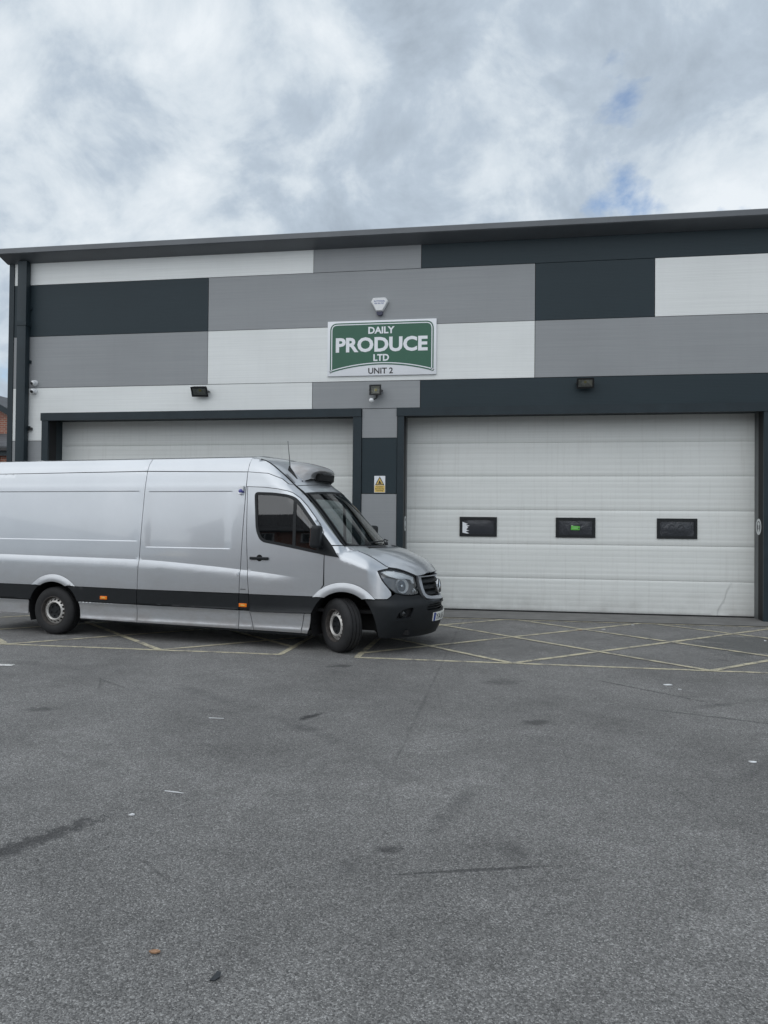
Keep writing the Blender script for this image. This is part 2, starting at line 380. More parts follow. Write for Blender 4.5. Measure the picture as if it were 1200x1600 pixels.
def lathe(name, prof, mat, parent=None, seg=48, axis='y', cap=False):
    """prof: (radius, along); axis y"""
    v = []; f = []; n = len(prof)
    for k in range(seg):
        th = 2*math.pi*k/seg
        for r, a in prof:
            v.append((r*math.cos(th), a, r*math.sin(th)) if axis == 'y' else (r*math.cos(th), r*math.sin(th), a))
    for k in range(seg):
        k2 = (k+1) % seg
        for i in range(n-1): f.append((k*n+i, k*n+i+1, k2*n+i+1, k2*n+i))
    return mesh(name, v, f, mat, parent, smooth=True)
def text(name, s, width, cap, bold, mat, parent, loc, face='front', depth=0.002, align='CENTER'):
    cu = bpy.data.curves.new(name, 'FONT'); cu.body = s; cu.size = 1.0; cu.offset = bold; cu.extrude = 0.01; cu.resolution_u = 3
    o = bpy.data.objects.new(name, cu); COL.objects.link(o)
    dg = bpy.context.evaluated_depsgraph_get(); dg.update()
    me = bpy.data.meshes.new_from_object(o.evaluated_get(dg)); bpy.data.objects.remove(o); bpy.data.curves.remove(cu)
    co = np.array([v.co[:] for v in me.vertices]); mn, mxx = co.min(0), co.max(0)
    sx_, sz_ = width/(mxx[0]-mn[0]), cap/(mxx[1]-mn[1])
    cx = (mn[0]+mxx[0])/2 if align == 'CENTER' else mn[0]
    for vv in me.vertices:
        a, b, d = vv.co; vv.co = ((a-cx)*sx_, -(d+0.01)/0.02*depth, (b-(mn[1]+mxx[1])/2)*sz_)
    me.materials.clear(); me.materials.append(MT[mat]); me.update()
    ob = link(bpy.data.objects.new(name, me), parent); ob.location = loc; return ob
def round_poly(pts, r, seg=5):
    o = []; n = len(pts)
    for i in range(n):
        p = Vector(pts[i]); a = Vector(pts[i-1]); b = Vector(pts[(i+1) % n])
        rad = r[i] if isinstance(r, (list, tuple)) else r
        if rad <= 0: o.append(tuple(p)); continue
        u = (a-p); w_ = (b-p); d = min(rad, u.length*0.49, w_.length*0.49); u = p + u.normalized()*d; w_ = p + w_.normalized()*d
        for k in range(seg+1):
            t = k/seg; o.append(tuple(u*(1-t)**2 + p*2*t*(1-t) + w_*t*t))
    return o
def inset(poly, d):
    P = np.array(poly, float); n = len(P)
    area = 0.5*np.sum(P[:, 0]*np.roll(P[:, 1], -1) - np.roll(P[:, 0], -1)*P[:, 1]); s = 1 if area > 0 else -1
    e1 = P - np.roll(P, 1, 0); e2 = np.roll(P, -1, 0) - P
    def nr(e): l = np.maximum(np.hypot(e[:, 0], e[:, 1]), 1e-9)[:, None]; return np.stack([-e[:, 1], e[:, 0]], 1)/l*s
    n1, n2 = nr(e1), nr(e2); b = n1+n2; dd = np.maximum(1 + (n1*n2).sum(1), 0.35)[:, None]
    return [tuple(q) for q in P + b/dd*d]

# ------------------------------------------------------------------ ground
def sheet(name, x0, x1, y0, y1, z, mat, parent=None, th=0.0):
    return mesh(name, [(x0, y0, z), (x1, y0, z), (x1, y1, z), (x0, y1, z)], [(0, 1, 2, 3)], mat, parent)
ground = sheet('ground', -400, 400, -400, 400, 0.0, 'asphalt'); tag(ground, kind='structure')
box('threshold_strip', -14, 14, -0.66, 0.9, -0.05, 0.006, 'concrete', ground)
box('drain_channel', -14, 14, -0.70, -0.662, -0.05, 0.004, 'gap_black', ground)

marks = empty('road_marking', (0, 0, 0), kind='structure')
def pline(p, q, wd, mat='yellow_paint', z=0.004):
    p = Vector((*p, 0)); q = Vector((*q, 0)); t = (q-p).normalized(); n = Vector((-t.y, t.x, 0))*wd/2
    k = max(2, int((q-p).length/0.25)); v = []; f = []
    for i in range(k+1):
        c_ = p.lerp(q, i/k); j = random.uniform(-0.006, 0.006); e_ = wd/2*random.uniform(0.93, 1.05)/ (wd/2)
        v += [c_+n*e_+Vector((0, j, z)), c_-n*e_+Vector((0, j, z))]
        if i: f.append((2*i-2, 2*i-1, 2*i+1, 2*i))
    mesh('painted_line', v, f, mat, marks)
FY, BY = -5.02, -0.78
def hatch(x0, x1, nodes_front):
    pline((x0, FY), (x1, FY), 0.075); pline((x0, BY), (x1, BY), 0.05, z=0.0045); pline((x0+0.03, FY+0.04), (x0+0.03, BY-0.03), 0.075, z=0.005); pline((x1-0.03, FY+0.04), (x1-0.03, BY-0.03), 0.075, z=0.005)
    for nx, dx in nodes_front:
        run = 4.18*0.965                      # lines at about 45 degrees across the box
        ex = nx + dx*(BY-FY)*1.03
        a, b = (nx, FY), (ex, BY)
        # clip to the box
        def clip(p, q):
            (ax, ay), (bx, by) = p, q; t0, t1 = 0.0, 1.0
            for lim, sgn in ((x0, 1), (x1, -1)):
                da, db = (ax-lim)*sgn, (bx-lim)*sgn
                if da < 0 and db < 0: return None
                if da < 0: t0 = max(t0, da/(da-db))
                if db < 0: t1 = min(t1, da/(da-db))
            if t1-t0 < 0.02: return None
            return ((ax+(bx-ax)*t0, ay+(by-ay)*t0), (ax+(bx-ax)*t1, ay+(by-ay)*t1))
        c_ = clip(a, b)
        if c_: pline(c_[0], c_[1], 0.08, z=0.0055 if dx > 0 else 0.007)
hatch(-1.86, 8.2, [(x, d) for x in (-4.42, -2.16, 0.06, 2.31, 4.55, 6.8, 9.05, 11.3) for d in (1, -1)])
hatch(-13.6, -2.78, [(x, d) for x in (-17.8, -15.6, -13.35, -11.1, -8.85, -6.6, -4.42, -2.2, 0.1) for d in (1, -1)])
pline((-9.5, -6.38), (-5.55, -6.37), 0.10, 'white_paint', 0.006)

# ------------------------------------------------------------------ warehouse
XL, XR = -10.18, 15.0
B = empty('warehouse', (0, 0, 0), label='long industrial unit clad in white, grey and charcoal panels', cat='building')
Z = [0.0, 1.16, 2.22, 3.28, 4.365, 5.42, 6.48, 7.0]
GAP = 0.005
def panel(x0, x1, z0, z1, mat):
    y = -0.0
    v = [(x0+GAP, y, z0+GAP), (x1-GAP, y, z0+GAP), (x1-GAP, y, z1-GAP), (x0+GAP, y, z1-GAP)]
    g2 = GAP-0.004
    v += [(x0+GAP, 0.03, z0+GAP), (x1-GAP, 0.03, z0+GAP), (x1-GAP, 0.03, z1-GAP), (x0+GAP, 0.03, z1-GAP)]
    mesh('panel', v, [(0, 1, 2, 3), (0, 4, 5, 1), (1, 5, 6, 2), (2, 6, 7, 3), (3, 7, 4, 0)], mat, B)
W_, G_, D_ = 'panel_white', 'panel_grey', 'panel_dark'
PX = XL+0.10
rows = {6: [(PX, -3.74, W_), (-3.74, -1.65, G_), (-1.65, 4.9, D_), (4.9, XR, G_)],
        5: [(PX, -5.87, D_), (-5.87, 0.465, G_), (0.465, 2.58, D_), (2.58, 8.9, W_), (8.9, XR, D_)],
        4: [(PX, -5.87, G_), (-5.87, 0.465, W_), (0.465, 6.8, G_), (6.8, XR, W_)]}
for k, l in rows.items():
    for x0, x1, mt in l: panel(x0, x1, Z[k], Z[k+1], mt)
prism('panel', [(PX+GAP, Z[3]+GAP), (-9.41-GAP, Z[3]+GAP), (-9.41-GAP, 3.84+GAP), (-3.74-GAP, 3.84+GAP), (-3.74-GAP, Z[4]-GAP), (PX+GAP, Z[4]-GAP)], 0.0, 0.03, W_, B); panel(PX, -9.41, Z[2], Z[3], G_); panel(PX, -9.41, Z[1], Z[2], W_); panel(PX, -9.41, 0.0, Z[1], D_)
panel(-3.74, -1.65, 3.84, Z[4], G_); panel(-1.65, XR, 3.84, Z[4], D_)
panel(-2.76, -2.08, Z[3], 3.84, G_); panel(-2.76, -2.08, Z[2], Z[3], D_); panel(-2.76, -2.08, Z[1], Z[2], G_); panel(-2.76, -2.08, 0.0, Z[1], D_)
panel(4.60, 5.9, 0.0, 3.84, D_); panel(5.9, XR, 0.0, 3.84, G_)
# solid walls behind the panels, leaving the two door openings
box('wall_core', XL+0.02, XR-0.02, 0.03, 0.28, 3.72, 7.02, 'gap_black', B)
box('wall_core', XL+0.02, -9.27, 0.03, 0.28, 0.0, 3.72, 'gap_black', B)
box('wall_core', -2.93, -1.95, 0.03, 0.28, 0.0, 3.72, 'gap_black', B)
box('wall_core', 4.42, XR-0.02, 0.03, 0.28, 0.0, 3.72, 'gap_black', B)
box('side_wall', XL, XL+0.2, 0.30, 24, 0.0, 6.95, 'panel_grey', B)
box('side_wall', XR-0.2, XR, 0.30, 24, 0.0, 6.95, 'panel_grey', B)
box('rear_wall', XL+0.2, XR-0.2, 23.8, 24, 0.0, 6.95, 'panel_grey', B)
box('corner_trim', XL-0.012, XL+0.10, -0.014, 0.12, 0.0, 6.97, 'trim_dark', B)
# door surrounds
box('lintel_trim', -9.43, -2.77, -0.035, 0.03, 3.69, 3.845, 'trim_dark', B)
box('lintel_trim', -2.09, XR, -0.035, 0.03, 3.69, 3.845, 'trim_dark', B)
box('jamb_trim', -9.41, -9.27, -0.022, 0.03, 0.0, 3.688, 'trim_dark', B)
box('jamb_trim', -2.93, -2.765, -0.022, 0.03, 0.0, 3.688, 'trim_dark', B)
box('jamb_trim', -2.075, -1.95, -0.022, 0.03, 0.0, 3.688, 'trim_dark', B)
box('jamb_trim', 4.42, 4.60, -0.022, 0.03, 0.0, 3.688, 'trim_dark', B)
for x0, x1, mt in ((-9.30, -9.272, 'trim_dark'), (-2.928, -2.90, 'trim_dark'), (-1.978, -1.952, 'reveal_grey'), (4.422, 4.45, 'reveal_grey')):
    box('reveal_lining', x0, x1, 0.031, 0.60, 0.0, 3.72, mt, B)
box('reveal_head', -9.27, -2.93, 0.031, 0.60, 3.725, 3.76, 'trim_dark', B)
box('reveal_head', -1.95, 4.42, 0.031, 0.60, 3.725, 3.76, 'trim_dark', B)
# eaves: folded metal fascia with sloped soffit
pr = [(0.02, 6.93), (-0.02, 6.93), (-0.33, 7.02), (-0.352, 7.035), (-0.352, 7.13), (-0.33, 7.145), (0.05, 7.17), (0.05, 7.0)]
v = [(x, a, b) for x in (XL-0.06, XR+0.1) for a, b in pr]; n = len(pr)
mesh('fascia', v, [tuple(range(n)), tuple(range(2*n-1, n-1, -1))] + [(i, i+n, (i+1) % n+n, (i+1) % n) for i in range(n)], 'fascia_grey', B)
for xj in (-7.2, -4.2, -1.2, 1.8, 4.8, 7.8, 10.8):
    box('fascia_joint', xj-0.06, xj+0.06, -0.3545, -0.33, 7.033, 7.132, 'fascia_grey', B)
mesh('roof', [(XL-0.06, 0.05, 7.165), (XR+0.1, 0.05, 7.165), (XR+0.1, 12, 8.0), (XL-0.06, 12, 8.0), (XR+0.1, 24.2, 7.16), (XL-0.06, 24.2, 7.16),
             (XL-0.06, 0.05, 6.98), (XR+0.1, 0.05, 6.98), (XR+0.1, 12, 7.82), (XL-0.06, 12, 7.82), (XR+0.1, 24.2, 6.98), (XL-0.06, 24.2, 6.98)],
     [(0, 1, 2, 3), (3, 2, 4, 5), (6, 9, 8, 7), (9, 11, 10, 8), (0, 3, 9, 6), (3, 5, 11, 9), (1, 7, 8, 2), (2, 8, 10, 4), (5, 4, 10, 11), (0, 6, 7, 1)], 'fascia_grey', B)
# downpipe
dp = box('downpipe', -9.90, -9.70, -0.17, -0.03, 0.05, 6.94, 'trim_dark', B, bev=0.012)
for zz_ in (0.9, 3.55, 4.9, 6.0): box('pipe_bracket', -9.93, -9.67, -0.03, -0.002, zz_-0.03, zz_+0.03, 'trim_dark', dp)
box('pipe_bracket', -9.70, -9.62, -0.06, -0.004, 3.50, 3.55, 'black_metal', dp)
box('pipe_collar', -9.912, -9.688, -0.182, -0.02, 5.62, 5.70, 'trim_dark', dp)

# ------------------------------------------------------------------ sectional doors
def door_section(parent, x0, x1, z0, z1, y, dent=None, holes=None):
    ribs = []; nr_ = 6; h = z1-z0-0.0024; zz0 = z0+0.0012
    ribs.append((zz0, 0.004)); ribs.append((zz0+0.006, 0.0))
    for i in range(1, nr_):
        zc_ = zz0 + h*i/nr_; ribs += [(zc_-0.010, 0.0), (zc_, 0.0014), (zc_+0.010, 0.0)]
    ribs += [(zz0+h-0.006, 0.0), (zz0+h, 0.004)]
    if dent:
        xs = list(np.linspace(x0, dent[0]-0.35, 6)) + list(np.linspace(dent[0]-0.34, x1, 90))
        rr = []
        for a, b in zip(ribs[:-1], ribs[1:]):
            rr.append(a)
            k = int((b[0]-a[0])/0.03)
            for q in range(1, k): rr.append((a[0]+(b[0]-a[0])*q/k, a[1]+(b[1]-a[1])*q/k))
        ribs = rr+[ribs[-1]]
    else: xs = [x0, x1]
    v = []; f = []; n = len(ribs)
    for xi in xs:
        for zr, yr in ribs:
            yy = y+yr
            if dent:
                bx, bz, tx, tz = dent; dxx, dzz = tx-bx, tz-bz; ln = math.hypot(dxx, dzz)
                dd = ((xi-bx)*dzz - (zr-bz)*dxx)/ln; al = ((xi-bx)*dxx + (zr-bz)*dzz)/ln/ln
                dd += 0.012*math.sin(al*11)
                fall = max(0.0, min(1.0, (1.1-al)/0.35))
                yy += fall*(0.010*math.exp(-(max(dd, 0)/0.10)**1.2) if dd > 0 else 0.010*math.exp(-(dd/0.02)**2)) - fall*0.005*math.exp(-((dd+0.022)/0.014)**2)
                yy += 0.008*math.exp(-((zr-bz-0.03)/0.025)**2 - ((xi-bx-0.02)/0.09)**2)
            v.append((xi, yy, zr))
    for i in range(len(xs)-1):
        for j in range(n-1): f.append((i*n+j, (i+1)*n+j, (i+1)*n+j+1, i*n+j+1))
    o = mesh('section', v, f, 'door_white', parent, smooth='keep' if not dent else True)
    return o
def sectional_door(x0, x1, label, dents=False):
    d = empty('sectional_door', ((x0+x1)/2, 0.5, 0.0), label=label, cat='door', group='white sectional loading doors')
    hw = (x1-x0)/2
    zs = [0.03, 0.645, 1.29, 1.94, 2.58, 3.22, 3.76]
    for i in range(6):
        door_section(d, -hw, hw, zs[i], zs[i+1], 0.0, dent=(3.80-(x0+x1)/2, 0.07, 4.04-(x0+x1)/2, 0.635) if (dents and i == 0) else None)
    box('door_backing', -hw, hw, 0.02, 0.05, 0.03, 3.76, 'gap_black', d)
    box('bottom_seal', -hw, hw, 0.002, 0.04, 0.007, 0.028, 'rubber', d)
    return d
DR = sectional_door(-1.95, 4.42, 'white sectional loading door with three small windows, right of the van', True)
DL = sectional_door(-9.27, -2.93, 'white sectional loading door behind the parked van')
cx = (-1.95+4.42)/2
for i, (a, b) in enumerate(((-0.92, -0.21), (0.89, 1.615), (2.72, 3.43))):
    a -= cx; b -= cx; z0, z1 = 1.425, 1.80
    wd = empty('window', ((a+b)/2, 0, (z0+z1)/2)); wd.parent = DR; hx, hz = (b-a)/2, (z1-z0)/2
    oute = [(-hx, -hz), (hx, -hz), (hx, hz), (-hx, hz)]; t_ = 0.052
    inn = [(-hx+t_, -hz+t_), (hx-t_, -hz+t_), (hx-t_, hz-t_), (-hx+t_, hz-t_)]
    prism_ring('frame', oute, inn, -0.022, 0.004, 'black_plastic', wd)
    q = 20; v = []; f = []
    for ii in range(q+1):
        for jj in range(9):
            xx = -hx+t_+(2*hx-2*t_)*ii/q; zz_ = -hz+t_+(2*hz-2*t_)*jj/8
            ex = min(1, min(ii, q-ii)/5)*min(1, min(jj, 8-jj)/3)
            v.append((xx, -0.002-0.010*ex + (0.006*random.uniform(-1, 1)*ex if i != 0 else 0.001*random.uniform(-1, 1)), zz_))
    for ii in range(q):
        for jj in range(8): f.append((ii*9+jj, (ii+1)*9+jj, (ii+1)*9+jj+1, ii*9+jj+1))
    mesh('pane', v, f, 'crumpled_film_%d' % i, wd, smooth=True)
    if i == 0:
        pts = [(-0.300, -0.115), (-0.215, -0.135), (-0.170, -0.128), (-0.215, -0.108), (-0.235, -0.09), (-0.17, -0.075), (-0.225, -0.062), (-0.21, -0.03), (-0.185, -0.02), (-0.215, -0.005), (-0.165, 0.018), (-0.235, 0.030), (-0.20, 0.052), (-0.30, 0.092)]
        prism('torn_paper', pts, -0.0165, -0.014, 'sign_white', wd)
    if i == 1:
        g_ = prism('green_card', round_poly([(-0.085, -0.042), (0.075, -0.045), (0.078, 0.028), (-0.08, 0.036)], 0.006), -0.021, -0.0185, 'green_card', wd)
        for zz_ in (-0.012, 0.012): box('printed_stripe', -0.06, 0.045, -0.0226, -0.0212, zz_-0.005, zz_+0.003, 'green_pale', g_)
        box('printed_stripe', 0.045, 0.066, -0.0226, -0.0212, -0.028, -0.008, 'sign_black', g_)
        box('printed_stripe', -0.08, -0.045, -0.0226, -0.0212, 0.030, 0.045, 'green_pale', g_)
    if i == 2:
        for cxx in (-0.10, 0.07):
            pts = [(cxx+0.055*math.cos(t), -0.012, 0.065*math.sin(t)) for t in np.linspace(0, 2*math.pi, 25)]
            tube('crease_ring', pts, 0.004, 'crumpled_film_2', wd, seg=6, cap=False)

# ------------------------------------------------------------------ sign board
S = empty('shop_sign', (-2.395, -0.004, 4.99), label='white and green rectangular company sign above the middle pier', cat='sign')
box('board', -1.045, 1.045, -0.03, 0.0, -0.525, 0.525, 'sign_white', S, bev=0.004)
arc = [(x, -0.32 - 0.135*(abs(x)/0.97)**2) for x in np.linspace(-0.97, 0.97, 25)]
gp = [(-0.995, 0.487), (-0.995, -0.475)] + [(x, z) for x, z in arc] + [(0.995, -0.475), (0.995, 0.487)]
gp = round_poly(gp, [0.15, 0.06] + [0]*25 + [0.06, 0.15], 7)
prism('green_panel', gp, -0.034, -0.0302, 'sign_green', S)
g1 = inset(gp, 0.024); g2 = inset(gp, 0.042)
prism_ring('white_line', g1, g2, -0.0355, -0.0342, 'sign_white', S)
for tx, wd_, cp, zz_, mt, bo in (('DAILY', 0.505, 0.132, 0.335, 'sign_white', 0.032), ('PRODUCE', 1.765, 0.285, 0.064, 'sign_white', 0.036), ('LTD', 0.30, 0.130, -0.187, 'sign_white', 0.032)):
    text('lettering', tx, wd_, cp, bo, mt, S, (0.0, -0.0342, zz_))
text('lettering', 'UNIT 2', 0.475, 0.115, 0.022, 'sign_black', S, (-0.01, -0.0302, -0.437))

# alarm box
A = empty('alarm_box', (-2.43, -0.004, 5.78), label='white shield-shaped alarm bell box above the company sign', cat='alarm')
sh = round_poly([(-0.13, 0.155), (0.11, 0.16), (0.165, 0.085), (0.062, -0.105), (-0.068, -0.105), (-0.17, 0.08)], 0.02, 4)
n = len(sh); v = [(x, 0.0, z) for x, z in sh] + [(x, -0.05, z) for x, z in sh] + [(x*0.86, -0.075, z*0.86+0.004) for x, z in sh]
mesh('cover', v, [(i, (i+1) % n, n+(i+1) % n, n+i) for i in range(n)] + [(n+i, n+(i+1) % n, 2*n+(i+1) % n, 2*n+i) for i in range(n)] + [tuple(range(2*n, 3*n))], 'white_plastic', A, smooth=True)
ln = round_poly([(-0.066, -0.107), (0.060, -0.107), (0.055, -0.165), (0.0, -0.185), (-0.055, -0.165)], 0.02, 4)
prism('strobe_lens', ln, -0.062, 0.0, 'navy_plastic', A)
text('lettering', 'ACTIVON', 0.215, 0.030, 0.01, 'plate_blue', A, (-0.005, -0.0752, 0.085))
text('lettering', '020 302 907', 0.185, 0.022, 0.01, 'plate_blue', A, (-0.005, -0.0752, 0.043))

# floodlights
def floodlight(x, z, wd_, ht, tilt, label, pir=False, yaw=0.0):
    Fl = empty('floodlight', (x, -0.004, z), label=label, cat='floodlight', group='floodlights on the front wall')
    br = tube('bracket', [(-wd_/2-0.012, -0.13, 0.0), (-wd_/2-0.012, -0.02, -0.005), (0, -0.01, -0.005), (wd_/2+0.012, -0.02, -0.005), (wd_/2+0.012, -0.13, 0.0)], 0.009, 'black_metal', Fl, seg=6)
    box('wall_plate', -0.06, 0.06, -0.02, 0.0, -0.035, 0.035, 'black_metal', Fl)
    Hd = empty('head', (0, -0.13, 0)); Hd.parent = Fl; Hd.rotation_euler = (tilt, 0, yaw)
    hx, hz = wd_/2, ht/2
    # housing: a tapered tray
    v = [(-hx, -0.03, -hz), (hx, -0.03, -hz), (hx, -0.03, hz), (-hx, -0.03, hz), (-hx*0.75, 0.06, -hz*0.7), (hx*0.75, 0.06, -hz*0.7), (hx*0.75, 0.06, hz*0.7), (-hx*0.75, 0.06, hz*0.7)]
    mesh('housing', v, [(4, 7, 6, 5), (0, 4, 5, 1), (1, 5, 6, 2), (2, 6, 7, 3), (3, 7, 4, 0)], 'black_metal', Hd)
    for k in range(5): box('cooling_fin', -hx*0.7+k*hx*0.35-0.004, -hx*0.7+k*hx*0.35+0.004, 0.061, 0.09, -hz*0.6, hz*0.6, 'black_metal', Hd)
    o_ = [(-hx-0.006, -hz-0.006), (hx+0.006, -hz-0.006), (hx+0.006, hz+0.006), (-hx-0.006, hz+0.006)]; t_ = 0.024
    i_ = [(-hx+t_, -hz+t_), (hx-t_, -hz+t_), (hx-t_, hz-t_), (-hx+t_, hz-t_)]
    prism_ring('bezel', o_, i_, -0.042, -0.03, 'black_metal', Hd)
    a, b = hx-t_, hz-t_
    v = [(-a, -0.030, -b), (a, -0.030, -b), (a, -0.030, b), (-a, -0.030, b), (-a*0.45, 0.03, -b*0.4), (a*0.45, 0.03, -b*0.4), (a*0.45, 0.03, b*0.4), (-a*0.45, 0.03, b*0.4)]
    mesh('reflector', v, [(0, 4, 5, 1), (1, 5, 6, 2), (2, 6, 7, 3), (3, 7, 4, 0), (4, 7, 6, 5)], 'lamp_reflector', Hd)
    box('led_chip', -0.022, 0.022, 0.020, 0.029, -0.02, 0.02, 'led_yellow', Hd)
    mesh('pane', [(-a, -0.034, -b), (a, -0.034, -b), (a, -0.034, b), (-a, -0.034, b)], [(0, 1, 2, 3)], 'lamp_glass', Hd)
    if pir:
        ps = tube('sensor_arm', [(0.02, -0.09, -ht/2), (0.02, -0.10, -ht/2-0.05), (-0.03, -0.13, -ht/2-0.085)], 0.016, 'black_metal', Fl, seg=8)
        s_ = lathe('motion_sensor', [(0.0, -0.05), (0.022, -0.046), (0.04, -0.025), (0.045, 0.0), (0.04, 0.02), (0.02, 0.035), (0.0, 0.036)], 'white_plastic', Fl, seg=20)
        s_.location = (-0.075, -0.15, -ht/2-0.105); s_.rotation_euler = (R(25), 0, 0)
    return Fl
floodlight(-5.97, 4.215, 0.31, 0.20, R(38), 'black floodlight tilted down above the left loading door', yaw=R(8))
floodlight(-2.48, 4.17, 0.215, 0.185, R(6), 'black floodlight with white motion sensor below the company sign', pir=True)
floodlight(1.36, 4.235, 0.29, 0.185, R(30), 'black floodlight on charcoal band above the right loading door', yaw=R(-4))

# cctv cameras
def cctv(x, z, aim, label):
    c_ = empty('security_camera', (x, -0.004, z), label=label, cat='camera', group='security cameras by the downpipe')
    b_ = lathe('mount', [(0.0, -0.055), (0.045, -0.055), (0.058, -0.035), (0.062, -0.0), (0.0, 0.0)], 'white_plastic', c_, seg=24)
    e_ = lathe('camera_ball', [(0.0, -0.045), (0.018, -0.045), (0.03, -0.038), (0.045, -0.02), (0.05, 0.0), (0.045, 0.02), (0.03, 0.038), (0.0, 0.045)], 'white_plastic', c_, seg=24)
    e_.location = (0, -0.075, -0.004); e_.rotation_euler = aim
    l_ = lathe('lens', [(0.0, -0.052), (0.022, -0.051), (0.033, -0.0405), (0.033, -0.02), (0.0, -0.02)], 'sign_black', e_, seg=20)
cctv(-9.575, 4.46, (R(22), 0, R(-22)), 'white dome security camera just above the joint, by the downpipe')
cctv(-9.585, 4.295, (R(26), 0, R(-4)), 'white dome security camera on the white panel, by the downpipe')

# caution sign on the pier
K = empty('warning_sign', (-2.405, -0.006, 2.40), label='small yellow and white forklift caution sign on dark pier', cat='sign')
prism('plate', round_poly([(-0.105, -0.158), (0.105, -0.158), (0.105, 0.158), (-0.105, 0.158)], 0.008, 3), -0.004, 0.0, 'sign_white', K)
prism('yellow_field', [(-0.098, -0.150), (0.098, -0.150), (0.098, -0.022), (-0.098, -0.022)], -0.0055, -0.0042, 'sign_yellow', K)
to = round_poly([(-0.09, -0.016), (0.09, -0.016), (0.0, 0.148)], 0.012, 3); ti = inset(to, 0.014)
prism('triangle_field', ti, -0.0052, -0.0042, 'sign_yellow', K); prism_ring('triangle_border', to, ti, -0.0058, -0.0042, 'sign_black', K)
fk = [(-0.038, 0.012), (-0.03, 0.03), (-0.028, 0.034), (-0.012, 0.034), (-0.010, 0.068), (0.012, 0.068), (0.018, 0.036), (0.022, 0.036), (0.022, 0.012), (0.036, 0.012), (0.036, 0.008), (-0.034, 0.008)]
prism('truck_symbol', [(-x, z) for x, z in fk], -0.0066, -0.0054, 'sign_black', K)
for tx, wd_, zz_ in (('Caution', 0.13, -0.046), ('Fork lift trucks', 0.165, -0.085), ('operating', 0.13, -0.122)):
    text('lettering', tx, wd_, 0.026, 0.008, 'sign_black', K, (0, -0.0056, zz_))

# round sticker on the right-hand door reveal
Q = empty('round_sticker', (4.4215, 0.26, 1.66), rz=R(-90), label='round worn white pictogram sticker on grey door reveal', cat='sticker')
circ = lambda r, n=32, cx=0, cz=0: [(cx+r*math.cos(2*math.pi*i/n), cz+r*math.sin(2*math.pi*i/n)) for i in range(n)]
prism('disc', circ(0.145), -0.003, 0.0, 'reveal_grey', Q); prism_ring('ring', circ(0.145), circ(0.105), -0.0042, -0.0032, 'sticker_white', Q)
prism('figure', [(-0.05, 0.03), (-0.055, 0.06), (0, 0.09), (0.055, 0.06), (0.05, 0.03), (0.02, 0.025), (0.02, -0.03), (-0.02, -0.03), (-0.02, 0.025)], -0.0046, -0.0032, 'sticker_white', Q)
prism('figure', circ(0.042, 20, 0, -0.078), -0.0046, -0.0032, 'sticker_white', Q)
Q2 = empty('round_sticker', (-1.9505, 0.26, 1.66), rz=R(90), label='round worn white sticker on grey reveal beside the van bonnet', cat='sticker')
prism('disc', circ(0.145), -0.003, 0.0, 'reveal_grey', Q2); prism_ring('ring', circ(0.145), circ(0.105), -0.0042, -0.0032, 'sticker_white', Q2); prism('figure', circ(0.06, 20, 0, 0), -0.0046, -0.0032, 'sticker_white', Q2)
# ------------------------------------------------------------------ van
# van frame: u forward from the front axle, w towards the yard, z up
V = empty('delivery_van', (-1.942, -3.811, 0.0), rz=R(-8.5), label='silver refrigerated panel van with black side strip parked across the doors', cat='van')
VP = V
def mono(xs, ys):
    xs = np.array(xs, float); ys = np.array(ys, float); h = np.diff(xs); d = np.diff(ys)/h
    mm = np.concatenate([[d[0]], np.where(d[:-1]*d[1:] > 0, 2*d[:-1]*d[1:]/(d[:-1]+d[1:]+1e-12), 0), [d[-1]]])
    def f(x):
        x = min(max(x, xs[0]), xs[-1]); i = min(int(np.searchsorted(xs, x, 'right')-1), len(h)-1); i = max(i, 0)
        t = (x-xs[i])/h[i]; t2 = t*t; t3 = t2*t
        return float((2*t3-3*t2+1)*ys[i] + (t3-2*t2+t)*h[i]*mm[i] + (-2*t3+3*t2)*ys[i+1] + (t3-t2)*h[i]*mm[i+1])
    return f
def sst(a, b, x):
    t = min(1, max(0, (x-a)/(b-a))); return t*t*(3-2*t)
Wb = mono([.18, .24, .27, .30, .46, .49, .505, .72, .95, 1.10, 1.3, 1.6, 1.9, 2.1, 2.155, 2.17, 2.34, 2.44, 2.50, 2.54],
          [.935, .950, .958, .950, .960, .974, .962, .958, .962, .962, .957, .941, .918, .901, .896, .893, .868, .835, .795, .755])
zcr = mono([-6, -5.4, -4.2, -3.0, -2.17, -1.46, -1.0, -.73, -.5], [1.152, 1.150, 1.137, 1.123, 1.080, 1.028, .985, .955, .93])
uC = mono([1.30, 1.364, 1.706, 2.04, 2.149, 2.313, 2.481, 2.52, 2.54], [.03, -.032, -.335, -.629, -.762, -.940, -1.169, -1.29, -1.385])
wC = mono([1.30, 1.364, 2.06, 2.15, 2.31, 2.48, 2.54], [.80, .80, .70, .70, .73, .752, .755])
def side_w(u, z):
    wv = Wb(z)
    amp = 0.019*(1-sst(-1.15, -.5, u))
    if amp > 0:
        t = (zcr(u)-z)/0.10
        if t > 0: wv += amp*((1-(1-t)**2) if t < 1 else 1.0)*sst(.42, .80, z)
    # pressed window-blank recesses
    for (a, b, c_, d_, r_) in ((-5.85, -3.06, 1.375, 2.085, .05), (-2.93, -1.60, 1.295, 2.078, .09)):
        dz_ = min(z-c_, d_-z)
        wv -= 0.006*sst(0.0, 0.012, dz_)*sst(0.0, 0.07, min(u-a, b-u))
    if z > 1.30:
        d = uC(z)-u; r_ = .22 if z < 2.15 else .28
        t = 1-d/r_
        if t > 0:
            t = min(t, 1.0); wv -= (wv-wC(z))*(1-math.sqrt(max(0, 1-t*t)))
    return wv
